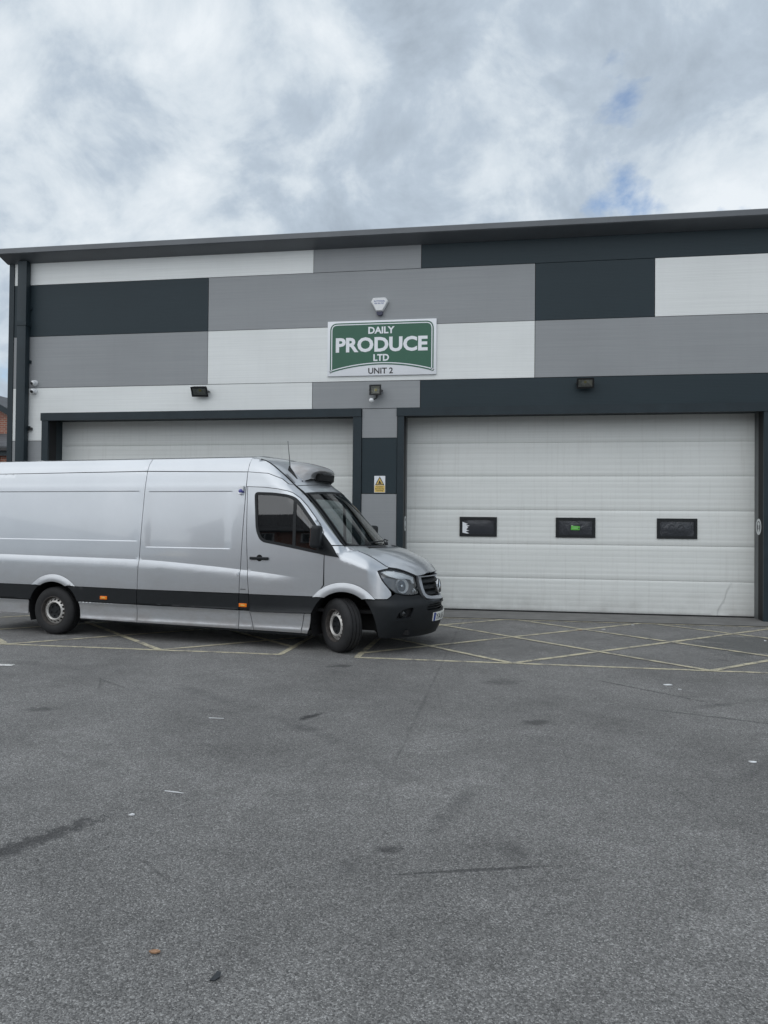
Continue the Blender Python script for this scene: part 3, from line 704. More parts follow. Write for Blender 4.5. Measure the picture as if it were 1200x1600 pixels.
# plan curve round the nose
PP = [(.419, .954), (.55, .915), (.66, .832), (.78, .68), (.87, .52), (.95, .35), (1.01, .17), (1.03, 0.0)]
PS = [.42]
for a, b in zip(PP[:-1], PP[1:]): PS.append(PS[-1]+math.hypot(b[0]-a[0], b[1]-a[1]))
SC = PS[-1]
def spline(xs, ys, d0, d1):
    xs = np.array(xs, float); ys = np.array(ys, float); n_ = len(xs); h = np.diff(xs); A_ = np.zeros((n_, n_)); b_ = np.zeros(n_)
    A_[0, 0] = A_[-1, -1] = 1; b_[0] = d0; b_[-1] = d1
    for i in range(1, n_-1):
        A_[i, i-1] = 1/h[i-1]; A_[i, i] = 2*(1/h[i-1]+1/h[i]); A_[i, i+1] = 1/h[i]; b_[i] = 3*((ys[i]-ys[i-1])/h[i-1]**2+(ys[i+1]-ys[i])/h[i]**2)
    mm = np.linalg.solve(A_, b_)
    def f(x):
        x = min(max(x, xs[0]), xs[-1]); i = max(0, min(int(np.searchsorted(xs, x, 'right')-1), n_-2)); t = (x-xs[i])/h[i]; t2 = t*t; t3 = t2*t
        return float((2*t3-3*t2+1)*ys[i]+(t3-2*t2+t)*h[i]*mm[i]+(-2*t3+3*t2)*ys[i+1]+(t3-t2)*h[i]*mm[i+1])
    return f
PU = spline([.30]+PS, [.30]+[p[0] for p in PP], 1.0, 0.0); PWf = spline([.30]+PS, [.962]+[p[1] for p in PP], 0.0, -1.0)
zE = mono([-.2, -.03, .33, .47, .58, .70, .85, 1.0, 1.12, 1.3, SC], [1.40, 1.366, 1.235, 1.155, 1.10, 1.088, 1.055, 1.015, .988, .998, 1.004])
_es = [-.2, -.03, .33, .58, .70, .85, 1.0, 1.12, 1.3, SC]
Eu = mono(_es, [-.2, -.03, .325, .545, .63, .73, .81, .868, .925, .985]); Ew = mono(_es, [.80, .80, .768, .705, .668, .605, .535, .468, .31, 0.0])
rE = mono([-.2, -.03, .16, .46, .7, SC], [.17, .18, .18, .15, .12, .10])
Obm = mono([.15, .2, .3, .4, .5, .60, .645, .67, .70, .8], [-.07, -.05, .0, .03, .045, .048, .04, .01, 0, 0])
def S3(s, z):
    """point of the outer skin: s runs along the side (s = u) and then round the nose to the centre line SC and on to the far side"""
    mir = 1
    if s > SC: s = 2*SC-s; mir = -1
    if s <= .30:
        u = s; wv = side_w(u, z)
        if u > -.06 and z < 1.45:
            t = 1-(zE(u)-z)/rE(u)
            if t > 0:
                k = sst(-.06, 0.0, u); t = min(t, 1.0); wv -= k*(max(0, wv-Ew(u)))*t**1.8
        return (u, wv*mir, z)
    k = sst(.30, .48, s)
    h = 1e-3; u0, w0 = PU(s), PWf(s); u1, w1 = PU(min(s+h, SC)), PWf(min(s+h, SC))
    if s+h >= SC: nx, ny = 1.0, 0.0
    else:
        tx, ty = u1-u0, w1-w0; l_ = math.hypot(tx, ty)+1e-9; nx, ny = -ty/l_, tx/l_
        if ny < 0 : nx, ny = -nx, -ny
    off = (side_w(.29, z)-.962)*(1-k)
    off += Obm(z)*sst(.30, .75, s) if z < .8 else 0
    off -= max(0, z-.68)*0.16*k
    t = 1-(zE(s)-z)/rE(s)
    pu, pw = u0+nx*off, w0+ny*off
    if t > 0: t = min(t, 1.0)**1.8; pu += (Eu(s)-pu)*t; pw += (Ew(s)-pw)*t
    return (pu, pw*mir, z)
def nrm(fn, a, b):
    h = 2e-3
    p = Vector(fn(a, b)); du = Vector(fn(a+h, b))-Vector(fn(a-h, b)); dv = Vector(fn(a, b+h))-Vector(fn(a, b-h))
    n_ = du.cross(dv)
    if n_.length < 1e-12: n_ = Vector((0, 1, 0))
    return p, n_.normalized()
def pip(poly, x, y):
    P = poly; c_ = False; j = len(P)-1
    for i in range(len(P)):
        if (P[i][1] > y) != (P[j][1] > y) and x < (P[j][0]-P[i][0])*(y-P[i][1])/(P[j][1]-P[i][1])+P[i][0]: c_ = not c_
        j = i
    return c_
def resample(poly, step, closed=True):
    o = []; n_ = len(poly)
    for i in range(n_ if closed else n_-1):
        a = poly[i]; b = poly[(i+1) % n_]; l_ = math.hypot(b[0]-a[0], b[1]-a[1]); k = max(1, int(math.ceil(l_/step)))
        for q in range(k): o.append((a[0]+(b[0]-a[0])*q/k, a[1]+(b[1]-a[1])*q/k))
    if not closed: o.append(tuple(poly[-1]))
    return o
def patch(name, outline, mat, fn=S3, parent=None, step=.05, holes=(), lines=(), off=0.0, thick=.014, gap=.004, both=True, rows=None, cols=None, out=-1, sharp=()):
    """a skin panel cut out of the surface fn, with folded-in edges; both: also the far-side twin"""
    parent = parent or VP
    ol = resample(inset(outline, gap) if gap else outline, step)
    hl = [resample(inset(h_, -gap) if gap else h_, step) for h_ in holes]
    pts = []; edges = []
    for ring in [ol]+hl:
        b0 = len(pts); pts += ring; edges += [(b0+i, b0+(i+1) % len(ring)) for i in range(len(ring))]
    for ln_ in lines:
        rs = resample(ln_, step, False); rs = [p for p in rs if pip(ol, *p)]
        b0 = len(pts); pts += rs
        for i in range(len(rs)-1):
            if math.hypot(rs[i+1][0]-rs[i][0], rs[i+1][1]-rs[i][1]) < step*1.6: edges.append((b0+i, b0+i+1))
    B_ = np.array(pts); LN_ = np.array([q for l_ in lines for q in resample(l_, .012, False)] or [(1e9, 1e9)])
    x0, x1 = min(p[0] for p in ol), max(p[0] for p in ol); y0, y1 = min(p[1] for p in ol), max(p[1] for p in ol)
    gx = list(cols) if cols else list(np.arange(x0+step/2, x1, step)); gy = list(rows) if rows else list(np.arange(y0+step/2, y1, step))
    add = []
    for a in gx:
        for b in gy:
            if x0 < a < x1 and y0 < b < y1:
                if np.min((B_[:, 0]-a)**2+(B_[:, 1]-b)**2) < (min(step, .02)*.45)**2: continue
                if np.min((LN_[:, 0]-a)**2+(LN_[:, 1]-b)**2) < .017**2: continue
                if pip(ol, a, b) and not any(pip(h_, a, b) for h_ in hl): add.append((a, b))
    pts += add
    res = delaunay_2d_cdt([Vector(p) for p in pts], edges, [], 0, 1e-6)
    vs = [(p.x, p.y) for p in res[0]]
    fs = []
    for f_ in res[2]:
        cx_ = sum(vs[i][0] for i in f_)/len(f_); cy_ = sum(vs[i][1] for i in f_)/len(f_)
        if pip(ol, cx_, cy_) and not any(pip(h_, cx_, cy_) for h_ in hl): fs.append(list(f_))
    used = sorted({i for f_ in fs for i in f_}); mp_ = {i: k for k, i in enumerate(used)}
    fs = [[mp_[i] for i in f_] for f_ in fs]; v3 = []; nn = []
    for i in used:
        p, n_ = nrm(fn, *vs[i]); n_ = n_*out; v3.append(p+n_*off); nn.append(n_)
    # orientation
    f0 = fs[0]; a, b, c_ = (v3[i] for i in f0[:3])
    flip = 0
    for f_ in fs[:: max(1, len(fs)//20)]:
        a, b, c_ = (v3[i] for i in f_[:3]); flip += 1 if (b-a).cross(c_-a).dot(nn[f_[0]]) < 0 else -1
    if flip > 0: fs = [f_[::-1] for f_ in fs]
    if thick:
        ec = {}
        for f_ in fs:
            for i in range(len(f_)): ec.setdefault(frozenset((f_[i], f_[(i+1) % len(f_)])), []).append((f_[i], f_[(i+1) % len(f_)]))
        bd = [e_[0] for e_ in ec.values() if len(e_) == 1]; nb = {}
        for a, b in bd:
            for i in (a, b):
                if i not in nb: nb[i] = len(v3); v3.append(v3[i]-nn[i]*thick)
            fs.append([b, a, nb[a], nb[b]])
    r_ = mesh(name, [(p[0], -p[1], p[2]) for p in v3], [f_[::-1] if False else f_ for f_ in ([g[::-1] for g in fs])], mat, parent, smooth='patch')
    # y is flipped (w -> -y), so the winding flips as well
    ms = [r_] + ([mesh(name, [(p[0], p[1], p[2]) for p in v3], fs, mat, parent, smooth='patch')] if both else [])
    if sharp:
        on = set()
        for li in sharp:
            rs = np.array(resample(lines[li], .004, False))
            for k, i in enumerate(used):
                if np.min((rs[:, 0]-vs[i][0])**2+(rs[:, 1]-vs[i][1])**2) < 2.5e-5: on.add(k)
        for o_ in ms:
            for e_ in o_.data.edges:
                if e_.vertices[0] in on and e_.vertices[1] in on: e_.use_edge_sharp = True
    return r_
def pt(u, w_, z): return (u, -w_, z)

def crease_line(u0, u1, dz=0.0, n_=40): return [(u, zcr(u)+dz) for u in np.linspace(u0, u1, n_)]
def rrect(a, b, c_, d_, r_):
    o_ = []
    for cx_, cz_, a0 in ((b-r_, c_+r_, -90), (b-r_, d_-r_, 0), (a+r_, d_-r_, 90), (a+r_, c_+r_, 180)):
        o_ += [(cx_+r_*math.cos(R(a0+q)), cz_+r_*math.sin(R(a0+q))) for q in range(0, 91, 10)]
    return o_
def closed(l_): return l_+[l_[0]]
RL = [(-5.93, 2.345), (-5.4, 2.352), (-3.0, 2.362), (-1.39, 2.335), (-1.1, 2.312), (-.915, 2.24), (-.83, 2.172)]
UB = -5.93
rowsz = [.74, .78, .84, .90, .95, .99, 1.03, 1.08, 1.12, 1.16, 1.20, 1.25, 1.30, 1.36, 1.42, 1.50, 1.58, 1.66, 1.75, 1.85, 1.95, 2.03, 2.09, 2.12, 2.155, 2.165, 2.18, 2.22, 2.28, 2.33]
SV = 'silver_paint'
def arcpts(cx_, r_, z0, n_=18, cz=.35, rev=False):
    a0 = math.asin(min(1, (z0-cz)/r_)); l_ = [(cx_+r_*math.cos(a), cz+r_*math.sin(a)) for a in np.linspace(a0, math.pi-a0, n_)]
    return l_[::-1] if rev else l_
AF, AR = .018, -4.46
# --- rear quarter, load-bay side, upper rail
o = [(UB, .715), (-4.86, .715)] + arcpts(AR, .53, .715, 22, rev=True) + [(-4.07, .712), (-3.04, .707), (-3.012, 1.31), (-2.985, 2.1), (-2.972, 2.358), (UB, 2.345)]
rec = lambda a, b, c_, d_, r_: [[(a, q), (b, q)] for q in (c_, c_+.006, c_+.012, d_-.012, d_-.006, d_)]
patch('rear_side_panel', o, SV, rows=rowsz, step=.07, lines=[crease_line(UB, -3.0), crease_line(UB, -3.0, -.03), crease_line(UB, -3.0, -.10), [(UB, 2.155), (-2.98, 2.155)], [(UB, 2.17), (-2.98, 2.17)]] + rec(-5.85, -3.06, 1.375, 2.085, .05), sharp=(0, 5, 7, 8, 10))
o = [(-3.04, .707), (-1.455, .709), (-1.444, 1.03), (-1.409, 2.09), (-1.40, 2.333), (-2.972, 2.358), (-2.985, 2.1), (-3.012, 1.31)]
patch('load_bay_side_panel', o, SV, rows=rowsz, step=.06, lines=[crease_line(-3.0, -1.45), crease_line(-3.0, -1.45, -.03), crease_line(-3.0, -1.45, -.10), [(-2.98, 2.155), (-1.41, 2.155)], [(-2.98, 2.17), (-1.41, 2.17)]] + rec(-2.93, -1.60, 1.295, 2.078, .09), sharp=(0, 5, 7, 8, 10))
# roof rails above the groove
rr_ = [2.36, 2.38, 2.40, 2.42, 2.44, 2.455, 2.47, 2.485, 2.50, 2.51, 2.52, 2.53]
patch('roof_rail_panel', [(UB, 2.345), (-2.972, 2.362), (-2.962, 2.54), (UB, 2.54)], SV, rows=rr_, step=.1)
patch('roof_rail_panel', [(-2.972, 2.362), (-1.40, 2.335), (-1.385, 2.54), (-2.962, 2.54)], SV, rows=rr_, step=.1)
cab_c = [(uC(z), z) for z in np.linspace(2.165, 2.536, 16)]
patch('cab_roof_side', [(-1.40, 2.335)] + RL[4:] + cab_c + [(-1.387, 2.54)], SV, step=.045)
# cab side frame: over the door and down the screen pillar
door_top = [(-1.386, 2.136), (-1.135, 2.125), (-.933, 2.102), (-.80, 2.075), (-.732, 2.05), (-.633, 1.98), (-.533, 1.878), (-.414, 1.735), (-.335, 1.64), (-.28, 1.54), (-.262, 1.45)]
cdn = [(uC(z), z) for z in np.linspace(2.165, 1.37, 24)]
patch('cab_side_frame', [(-1.405, 2.136)] + door_top[1:] + [(-.25, 1.40), (-.15, 1.372), (-.036, 1.37)] + cdn[::-1][1:] + RL[3:][::-1] + [(-1.40, 2.335)], SV, step=.03)
# slim pillar between load bay and door
patch('door_pillar', [(-1.455, .709), (-1.312, .709), (-1.338, 1.022), (-1.367, 1.467), (-1.386, 2.136), (-1.405, 2.136), (-1.444, 1.03)], SV, step=.04, rows=rowsz, lines=[crease_line(-1.46, -1.3, 0, 5), crease_line(-1.46, -1.3, -.03, 5), crease_line(-1.46, -1.3, -.1, 5)], sharp=(0,))
# door
win = round_poly([(-1.265, 2.052), (-1.02, 2.043), (-.82, 2.022), (-.70, 1.985), (-.623, 1.913), (-.404, 1.643), (-.262, 1.475), (-.262, 1.262), (-.40, 1.284), (-.655, 1.33), (-.914, 1.374), (-1.15, 1.412), (-1.222, 1.55)], [.05, 0, .05, .05, .05, 0, .03, .0, 0, 0, 0, .07, .1], 4)
dfr = [(-.249, 1.25), (-.257, .86), (-.31, .785), (-.365, .728), (-.392, .705)]
o = [(-1.312, .705)] + dfr[::-1] + [(-.249, 1.44), (-.262, 1.45)] + door_top[::-1][1:] + [(-1.367, 1.467), (-1.338, 1.022)]
patch('cab_door', o, SV, step=.04, holes=[inset(win, -.006)], lines=[crease_line(-1.34, -.5, 0, 24), crease_line(-1.34, -.5, -.03, 24), crease_line(-1.34, -.5, -.1, 24)], rows=rowsz, sharp=(0,))
patch('window_seal', inset(win, -.012), 'black_plastic', holes=[inset(win, .026)], step=.035, off=.004, thick=.02, gap=0)
patch('door_window', inset(win, .024), 'door_glass', step=.05, off=-.008, thick=0, gap=0)
patch('window_bar', [(-.698, 1.345), (-.655, 1.338), (-.662, 1.965), (-.706, 1.985)], 'black_plastic', step=.05, off=.0, thick=.02, gap=0)
# mirror sail
patch('mirror_sail', [(-.335, 1.57), (-.262, 1.50), (-.15, 1.365), (-.045, 1.218), (-.255, 1.246), (-.36, 1.27)], 'black_plastic', step=.04, off=.012, thick=.03, gap=0)
# fender
lampT = [(.465, 1.052), (.52, 1.066), (.58, 1.076), (.70, 1.070), (.85, 1.038), (.97, 1.003), (1.065, .975)]
lampB = [(1.10, .87), (1.125, .748), (.98, .737), (.85, .746), (.72, .775), (.62, .845), (.54, .935)]
lamp = round_poly(lampT+lampB, [.01, 0, 0, 0, 0, 0, .02, 0, .03, 0, 0, 0, 0, 0], 3)
o = [(-.247, .86), (-.247, 1.25), (-.15, 1.366), (-.036, 1.366)] + [(s, zE(s)-.004) for s in np.linspace(0.0, .58, 16)] + [(.58, 1.08), (.52, 1.07), (.462, 1.055), (.535, .935), (.615, .845), (.66, .79), (.66, .745), (.60, .703), (.44, .703)] + arcpts(AF, .55, .708, 26) + [(-.365, .733), (-.31, .79)]
patch('front_wing', o, SV, step=.022, lines=[[(s, zE(s)-rE(s)) for s in np.linspace(-.2, .5, 20)]])
# wheel-arch trims
def arch(cx_, ro, ri, z0, mat=SV):
    def fa(a, r_):
        s_, z_ = cx_-r_*math.cos(a), .35+r_*math.sin(a); p = S3(s_, max(z_, .18)); t = (r_-ri)/(ro-ri)
        return (p[0], p[1]+.022*math.sin(math.pi*min(1, max(0, t*.75+.25))**.8)+.004, z_)
    a0 = math.asin((z0-.35)/ro); a1 = math.asin((z0-.35)/ri)
    o_ = [(a0, ro)] + [(a, ro) for a in np.linspace(a0, math.pi-a0, 40)][1:] + [(math.pi-a1, ri)] + [(a, ri) for a in np.linspace(math.pi-a1, a1, 40)][1:]
    patch('wheel_arch_trim', o_, mat, fn=fa, step=.05, gap=0, thick=.04, out=-1, cols=list(np.linspace(.4, 2.8, 50)), rows=[ri+.02, (ro+ri)/2, ro-.03, ro-.012])
arch(AF, .55, .435, .70); arch(AR, .53, .425, .715)
# black side strip
def band(a, b, slantL=0, slantR=0, name='side_strip', left=None, right=None):
    o_ = [(a, .497)] + [(b, .492)] + [(b+slantR, .706)] + [(a+slantL, .708)]
    if left: o_ = left+[(b, .492), (b+slantR, .706)]
    patch(name, o_, 'black_plastic', step=.06, off=.010, thick=.02, rows=[.51, .525, .56, .60, .64, .68, .697])
def arcside(cx_, r_, z0, z1, side, n_=6):
    return [(cx_+side*math.sqrt(max(0, r_*r_-(z-.35)**2)), z) for z in np.linspace(z0, z1, n_)]
patch('side_strip', [(UB, .497)] + arcside(AR, .437, .499, .715, -1) + [(UB, .715)], 'black_plastic', step=.06, off=.010, thick=.02)
patch('side_strip', arcside(AR, .437, .505, .712, 1)[::-1] + [(-3.046, .500), (-3.04, .707)], 'black_plastic', step=.06, off=.010, thick=.02)
band(-3.046, -1.456, .006, .002)
band(-1.456, -1.300, .002, -.012)
patch('side_strip', [(-1.300, .481)] + arcside(AF, .45, .488, .703, -1) + [(-1.312, .706)], 'black_plastic', step=.06, off=.010, thick=.02)
# sills
rs_ = [.225, .245, .255, .27, .285, .30, .33, .38, .43, .46, .475, .487]
patch('sill_panel', [(UB, .30), (-4.925, .288)] + arcside(AR, .455, .30, .497, -1) + [(UB, .50)], SV, step=.06, rows=rs_)
patch('sill_panel', [(-4.0, .258), (-3.052, .243), (-3.046, .498)] + arcside(AR, .455, .502, .40, 1, 4), SV, step=.06, rows=rs_)
patch('sill_panel', [(-3.052, .243), (-1.472, .233), (-1.456, .480), (-3.046, .498)], SV, step=.06, rows=rs_)
patch('sill_panel', [(-1.472, .233), (-1.243, .231), (-1.300, .480), (-1.456, .480)], SV, step=.05, rows=rs_)
patch('sill_panel', [(-1.243, .231), (-.565, .224), (-.515, .483), (-1.300, .480)], SV, step=.05, rows=rs_)
patch('sill_panel', [(-.565, .224), (-.475, .221), (-.445, .30), (-.43, .40), (-.418, .485), (-.515, .483)], SV, step=.04, rows=rs_)
patch('bottom_rail', [(-4.0, .235), (-.48, .19), (-.48, .216), (-4.0, .255)], 'black_plastic', step=.2, off=-.01, thick=.03, gap=0)
# dark lining seen in the panel gaps
patch('body_lining', [(UB, .72), (-4.9, .72), (-4.6, .9), (-4.3, .9), (-4.0, .72), (-3.9, .25), (-1.35, .24), (-1.35, 2.2), (-1.46, 2.36), (-1.46, 2.44), (UB, 2.44)], 'gap_black', step=.25, off=-.030, thick=0, gap=0, rows=[.3, .5, .7, .95, 1.2, 1.5, 1.8, 2.1, 2.3, 2.42])
patch('body_lining', [(-1.36, .24), (-.60, .24), (-.45, .72), (-.20, .88), (.2, .88), (.40, .72), (.42, 1.04), (-.02, 1.20), (-.4, 1.22), (-1.36, 1.36)], 'gap_black', step=.08, off=-.030, thick=0, gap=0)
patch('frame_lining', [(-1.37, 1.40), (-1.25, 1.42), (-1.285, 2.065), (-.80, 2.045), (-.68, 1.985), (-.40, 1.68), (-.27, 1.50), (-.22, 1.30), (-.10, 1.30), (-.10, 1.40), (-.36, 1.68), (-.66, 2.0), (-.80, 2.10), (-1.0, 2.22), (-1.28, 2.32), (-1.37, 2.32)], 'dash_grey', step=.05, off=-.034, thick=0, gap=0)

# --- nose
lamp_in = inset(lamp, .012)
bt = [(.30, .692), (.44, .699), (.60, .699), (.655, .738), (.72, .77), (.85, .741), (.98, .732), (1.13, .740), (1.185, .70), (1.25, .662), (1.36, .642), (SC, .632)]
bb = [(SC, .20), (1.2, .19), (.85, .195), (.60, .205), (.492, .215), (.472, .30), (.452, .40), (.42, .50), (.365, .61)]
mirs = lambda l_: [(2*SC-a, b) for a, b in l_]
def sym(l_, m_): return l_ + mirs(l_[:-1])[::-1]
bout = bt + mirs(bt[:-1])[::-1] + mirs(bb[1:]) [::-1] + bb
intake = [(1.215, .545), (1.26, .598), (1.36, .606), (SC, .61)] + mirs([(1.215, .545), (1.26, .598), (1.36, .606)])[::-1] + [(2*SC-1.26, .528), (SC, .528), (1.26, .528)]
fog = round_poly([(.705, .462), (.735, .520), (.80, .562), (.90, .582), (.965, .582), (.95, .53), (.915, .462)], .02, 3)
patch('front_bumper', bout, 'black_plastic', step=.035, holes=[intake, fog, mirs(fog)[::-1]], both=False, lines=[[(s, z) for s in np.linspace(.4, 2*SC-.4, 60)] for z in (.645, .67)], thick=.03)
patch('intake_backing', [(1.16, .50), (1.16, .63), (2*SC-1.16, .63), (2*SC-1.16, .50)], 'gap_black', both=False, off=-.07, thick=0, gap=0)
for z in (.548, .583): patch('intake_slat', [(1.2, z-.007), (2*SC-1.2, z-.007), (2*SC-1.2, z+.007), (1.2, z+.007)], 'black_plastic', both=False, off=-.03, thick=.03, gap=0, step=.06)
patch('fog_recess', [(.68, .44), (.68, .60), (.99, .60), (.99, .44)], 'gap_black', off=-.045, thick=0, gap=0)
patch('bumper_lip', [(.70, .432), (.74, .425), (.93, .428), (.955, .440), (.93, .449), (.74, .447)], 'black_plastic', off=.010, thick=.02, gap=0, step=.03)
def on_skin(s, z, off): p, n_ = nrm(S3, s, z); n_ = -n_; return p+n_*off, n_
def place(o_, s, z, off, far=False):
    p, n_ = on_skin(s, z, off)
    if far: p = Vector((p.x, -p.y, p.z)); n_ = Vector((n_.x, -n_.y, n_.z))
    o_.location = (p.x, -p.y, p.z); o_.rotation_mode = 'QUATERNION'; o_.rotation_quaternion = Vector((n_.x, -n_.y, n_.z)).to_track_quat('-Y', 'Z')
for far in (False, True):
    fl_ = lathe('fog_lamp', [(0.0, -.006), (.026, -.008), (.036, -.004), (.040, .006), (.048, -.012), (.054, -.008), (.056, .03)], 'black_plastic', VP, seg=24); place(fl_, .815, .512, -.022, far)
    ln_ = lathe('lens', [(0.0, -.014), (.02, -.012), (.034, -.004)], 'lamp_glass', fl_, seg=24)
# headlamps: dark bowl, chrome strip, reflector, clear cover
patch('headlamp_housing', inset(lamp, .002), 'headlamp_grey', off=-.045, thick=0, gap=0, step=.04)
patch('headlamp_rim', lamp, 'black_plastic', holes=[inset(lamp, .012)], off=-.003, thick=.05, gap=0, step=.03)
patch('headlamp_strip', [(.51, 1.045), (.58, 1.060), (.70, 1.054), (.85, 1.022), (.97, .987), (1.045, .962), (1.068, .885), (1.03, .885), (1.0, .935), (.90, .955), (.78, .955), (.66, .985), (.58, 1.015)], 'lamp_silver', off=-.012, thick=.02, gap=0, step=.03)
patch('headlamp_corner', [(1.02, .765), (1.095, .765), (1.085, .80), (1.05, .825)], 'chrome', off=-.02, thick=.01, gap=0, step=.03)
patch('headlamp_cover', inset(lamp, .008), 'lamp_glass', off=-.002, thick=0, gap=0, step=.05)
for far in (False, True):
    rf = lathe('headlamp_reflector', [(.0, .045), (.04, .038), (.07, .02), (.088, -.004), (.096, -.010), (.10, .0), (.102, .03)], 'lamp_silver', VP, seg=28); place(rf, .86, .865, -.030, far)
    bl = lathe('bulb', [(0.0, -.005), (.018, -.002), (.024, .012), (.024, .04)], 'chrome', rf, seg=16)
# grille
gt = [(1.118, .975), (1.165, .80), (1.195, .73), (1.25, .682), (1.36, .660), (SC, .648)]
gout = gt + mirs(gt[:-1])[::-1]
gi = [(1.185, .958), (1.215, .82), (1.245, .75), (1.29, .722), (1.37, .708), (SC, .700)]
gin = gi + mirs(gi[:-1])[::-1]
patch('grille_frame', gout, 'grille_silver', holes=[gin], both=False, off=.012, thick=.05, gap=.002, step=.035)
patch('grille_backing', [(1.15, .98), (1.2, .69), (2*SC-1.2, .69), (2*SC-1.15, .98)], 'gap_black', both=False, off=-.05, thick=0, gap=0)
for z0_, z1_, a_ in ((.885, .945, 1.20), (.805, .865, 1.222), (.725, .785, 1.255)):
    def fs_(s, z, zc_=(z0_+z1_)/2, hz=(z1_-z0_)/2):
        p = Vector(S3(s, zc_)); return (p.x-.010-.03*((z-zc_)/hz)*1.0-.012*((z-zc_)/hz)**2, p.y, z)
    patch('grille_slat', [(a_, z0_), (2*SC-a_, z0_), (2*SC-a_, z1_), (a_, z1_)], 'black_plastic', fn=fs_, both=False, thick=.02, gap=0, step=.03)
star = empty('emblem', pt(1.045, 0, .825)); star.parent = VP; star.rotation_euler = (0, R(-6), 0)
ringp = [(0.0, .098*math.cos(t), .098*math.sin(t)) for t in np.linspace(0, 2*math.pi, 41)]
tube('ring', ringp, .010, 'chrome', star, seg=8, cap=False)
for k in range(3):
    a = math.pi/2+k*2*math.pi/3; d_ = Vector((0, math.cos(a), math.sin(a))); q_ = Vector((0, -math.sin(a), math.cos(a)))
    v = [d_*.094, q_*.017, -q_*.017, Vector((.014, 0, 0))]
    mesh('ray', v, [(0, 1, 3), (0, 3, 2), (0, 2, 1), (1, 2, 3)], 'chrome', star)
lathe('emblem_backing', [(0, 0), (.09, 0)], 'black_plastic', star, seg=24).rotation_euler = (0, 0, R(90))
star.children[-1].location = (-.012, 0, 0)
# number plate
npl = empty('number_plate', (0, 0, 0)); npl.parent = VP
patch('plate', [(SC-.26, .380), (SC+.26, .380), (SC+.26, .491), (SC-.26, .491)], 'plate_white', parent=npl, both=False, off=.016, thick=.02, gap=0, step=.04)
patch('blue_band', [(SC-.258, .382), (SC-.216, .382), (SC-.216, .489), (SC-.258, .489)], 'plate_blue', parent=npl, both=False, off=.0175, thick=.001, gap=0, step=.03)
tx = text('lettering', 'YA16', .235, .079, .006, 'sign_black', npl, (0, 0, 0), align='LEFT')
for vv in tx.data.vertices:
    p_, n_ = on_skin(SC-.205+vv.co.x, .4355+vv.co.z, .0172-vv.co.y*.4); vv.co = (p_.x, -p_.y, p_.z)

# --- bonnet: rows run from one edge to the other
bo = mono([0, .3, .6, .85, 1], [1.352, 1.300, 1.215, 1.115, 1.008]); bu = mono([0, .5, 1], [.25, .64, .972])
def bonnet(f, a):
    s = -.03+a*(1.118+.03); p = S3(s, zE(s)-.003); f = max(-1.0, min(1.0, f))
    g_ = 1-abs(f)**2.4; z = p[2]+(bo(a)-p[2])*g_; u = p[0]+(bu(a)-p[0])*(1-f*f)
    cr = .80-.16*a
    z += .012*(1-sst(cr-.09, cr+.09, abs(f)))*sst(0, .15, a)
    return (u, p[1]*f, z)
bs = lambda f, a: bonnet(f/.75, a/1.15)
patch('bonnet', [(-.745, .012), (.745, .012), (.745, 1.15), (-.745, 1.15)], SV, fn=bs, both=False, step=.035, gap=.0, thick=.02, out=-1)
patch('bonnet_vent', [(.16, .10), (.50, .075), (.56, .165), (.20, .20)], 'gap_black', fn=bs, both=True, step=.03, gap=0, off=.004, thick=.01, out=-1)
# --- windscreen, header and front roof share one lofted surface
TT = [0, 1, 1.16, 1.42, 1.72, 1.9]
fuC = mono(TT, [-.032, -.640, -.770, -.950, -1.175, -1.385]); fwC = mono(TT, [.80, .70, .70, .73, .752, .755]); fzC = mono(TT, [1.366, 2.052, 2.152, 2.318, 2.482, 2.54])
fuM = mono(TT, [.245, -.455, -.60, -.83, -1.10, -1.385]); fzM = mono(TT, [1.345, 2.085, 2.19, 2.372, 2.545, 2.592])
def scr(f, t):
    f = max(-1.0, min(1.0, f)); g_ = 1-abs(f)**2.3
    return (fuC(t)+(fuM(t)-fuC(t))*g_, fwC(t)*f, fzC(t)+(fzM(t)-fzC(t))*g_)
sc2 = lambda a, b: scr(a/.75, b/.95)
gl = round_poly([(-.70, .025), (.70, .025), (.695, .925), (-.695, .925)], .04, 4)
patch('windscreen_frame', [(-.748, .0), (.748, .0), (.748, .955), (-.748, .955)], 'black_plastic', fn=sc2, holes=[inset(gl, .0)], both=False, step=.05, gap=0, thick=.02, out=1)
patch('windscreen', inset(gl, -.01), 'screen_glass', fn=sc2, both=False, step=.08, gap=0, thick=0, off=-.003, out=1)
patch('roof_header', [(-.748, .957), (.748, .957), (.748, 1.094), (-.748, 1.094)], SV, fn=sc2, both=False, step=.06, gap=.003, thick=.02, out=1)
patch('cab_roof_front', [(-.748, 1.104), (.748, 1.104), (.748, 1.805), (-.748, 1.805)], SV, fn=sc2, both=False, step=.06, gap=.0, thick=.02, out=1)
for sg in (1, -1):
    tube('pillar_seal', [pt(*(Vector(scr(sg, t))+Vector((0, .003*sg, .002)))) for t in np.linspace(0.0, 1.80, 40)], .009, 'black_plastic', VP, seg=6)
    tube('pillar_gutter', [pt(*(Vector(scr(sg*.955, t))+Vector((.010, 0, .008)))) for t in np.linspace(0.02, .98, 30)], .012, 'black_plastic', VP, seg=6)
patch('header_seam', [(-.748, 1.093), (.748, 1.093), (.748, 1.105), (-.748, 1.105)], 'gap_black', fn=sc2, both=False, step=.06, gap=0, thick=0, off=-.006, out=1)
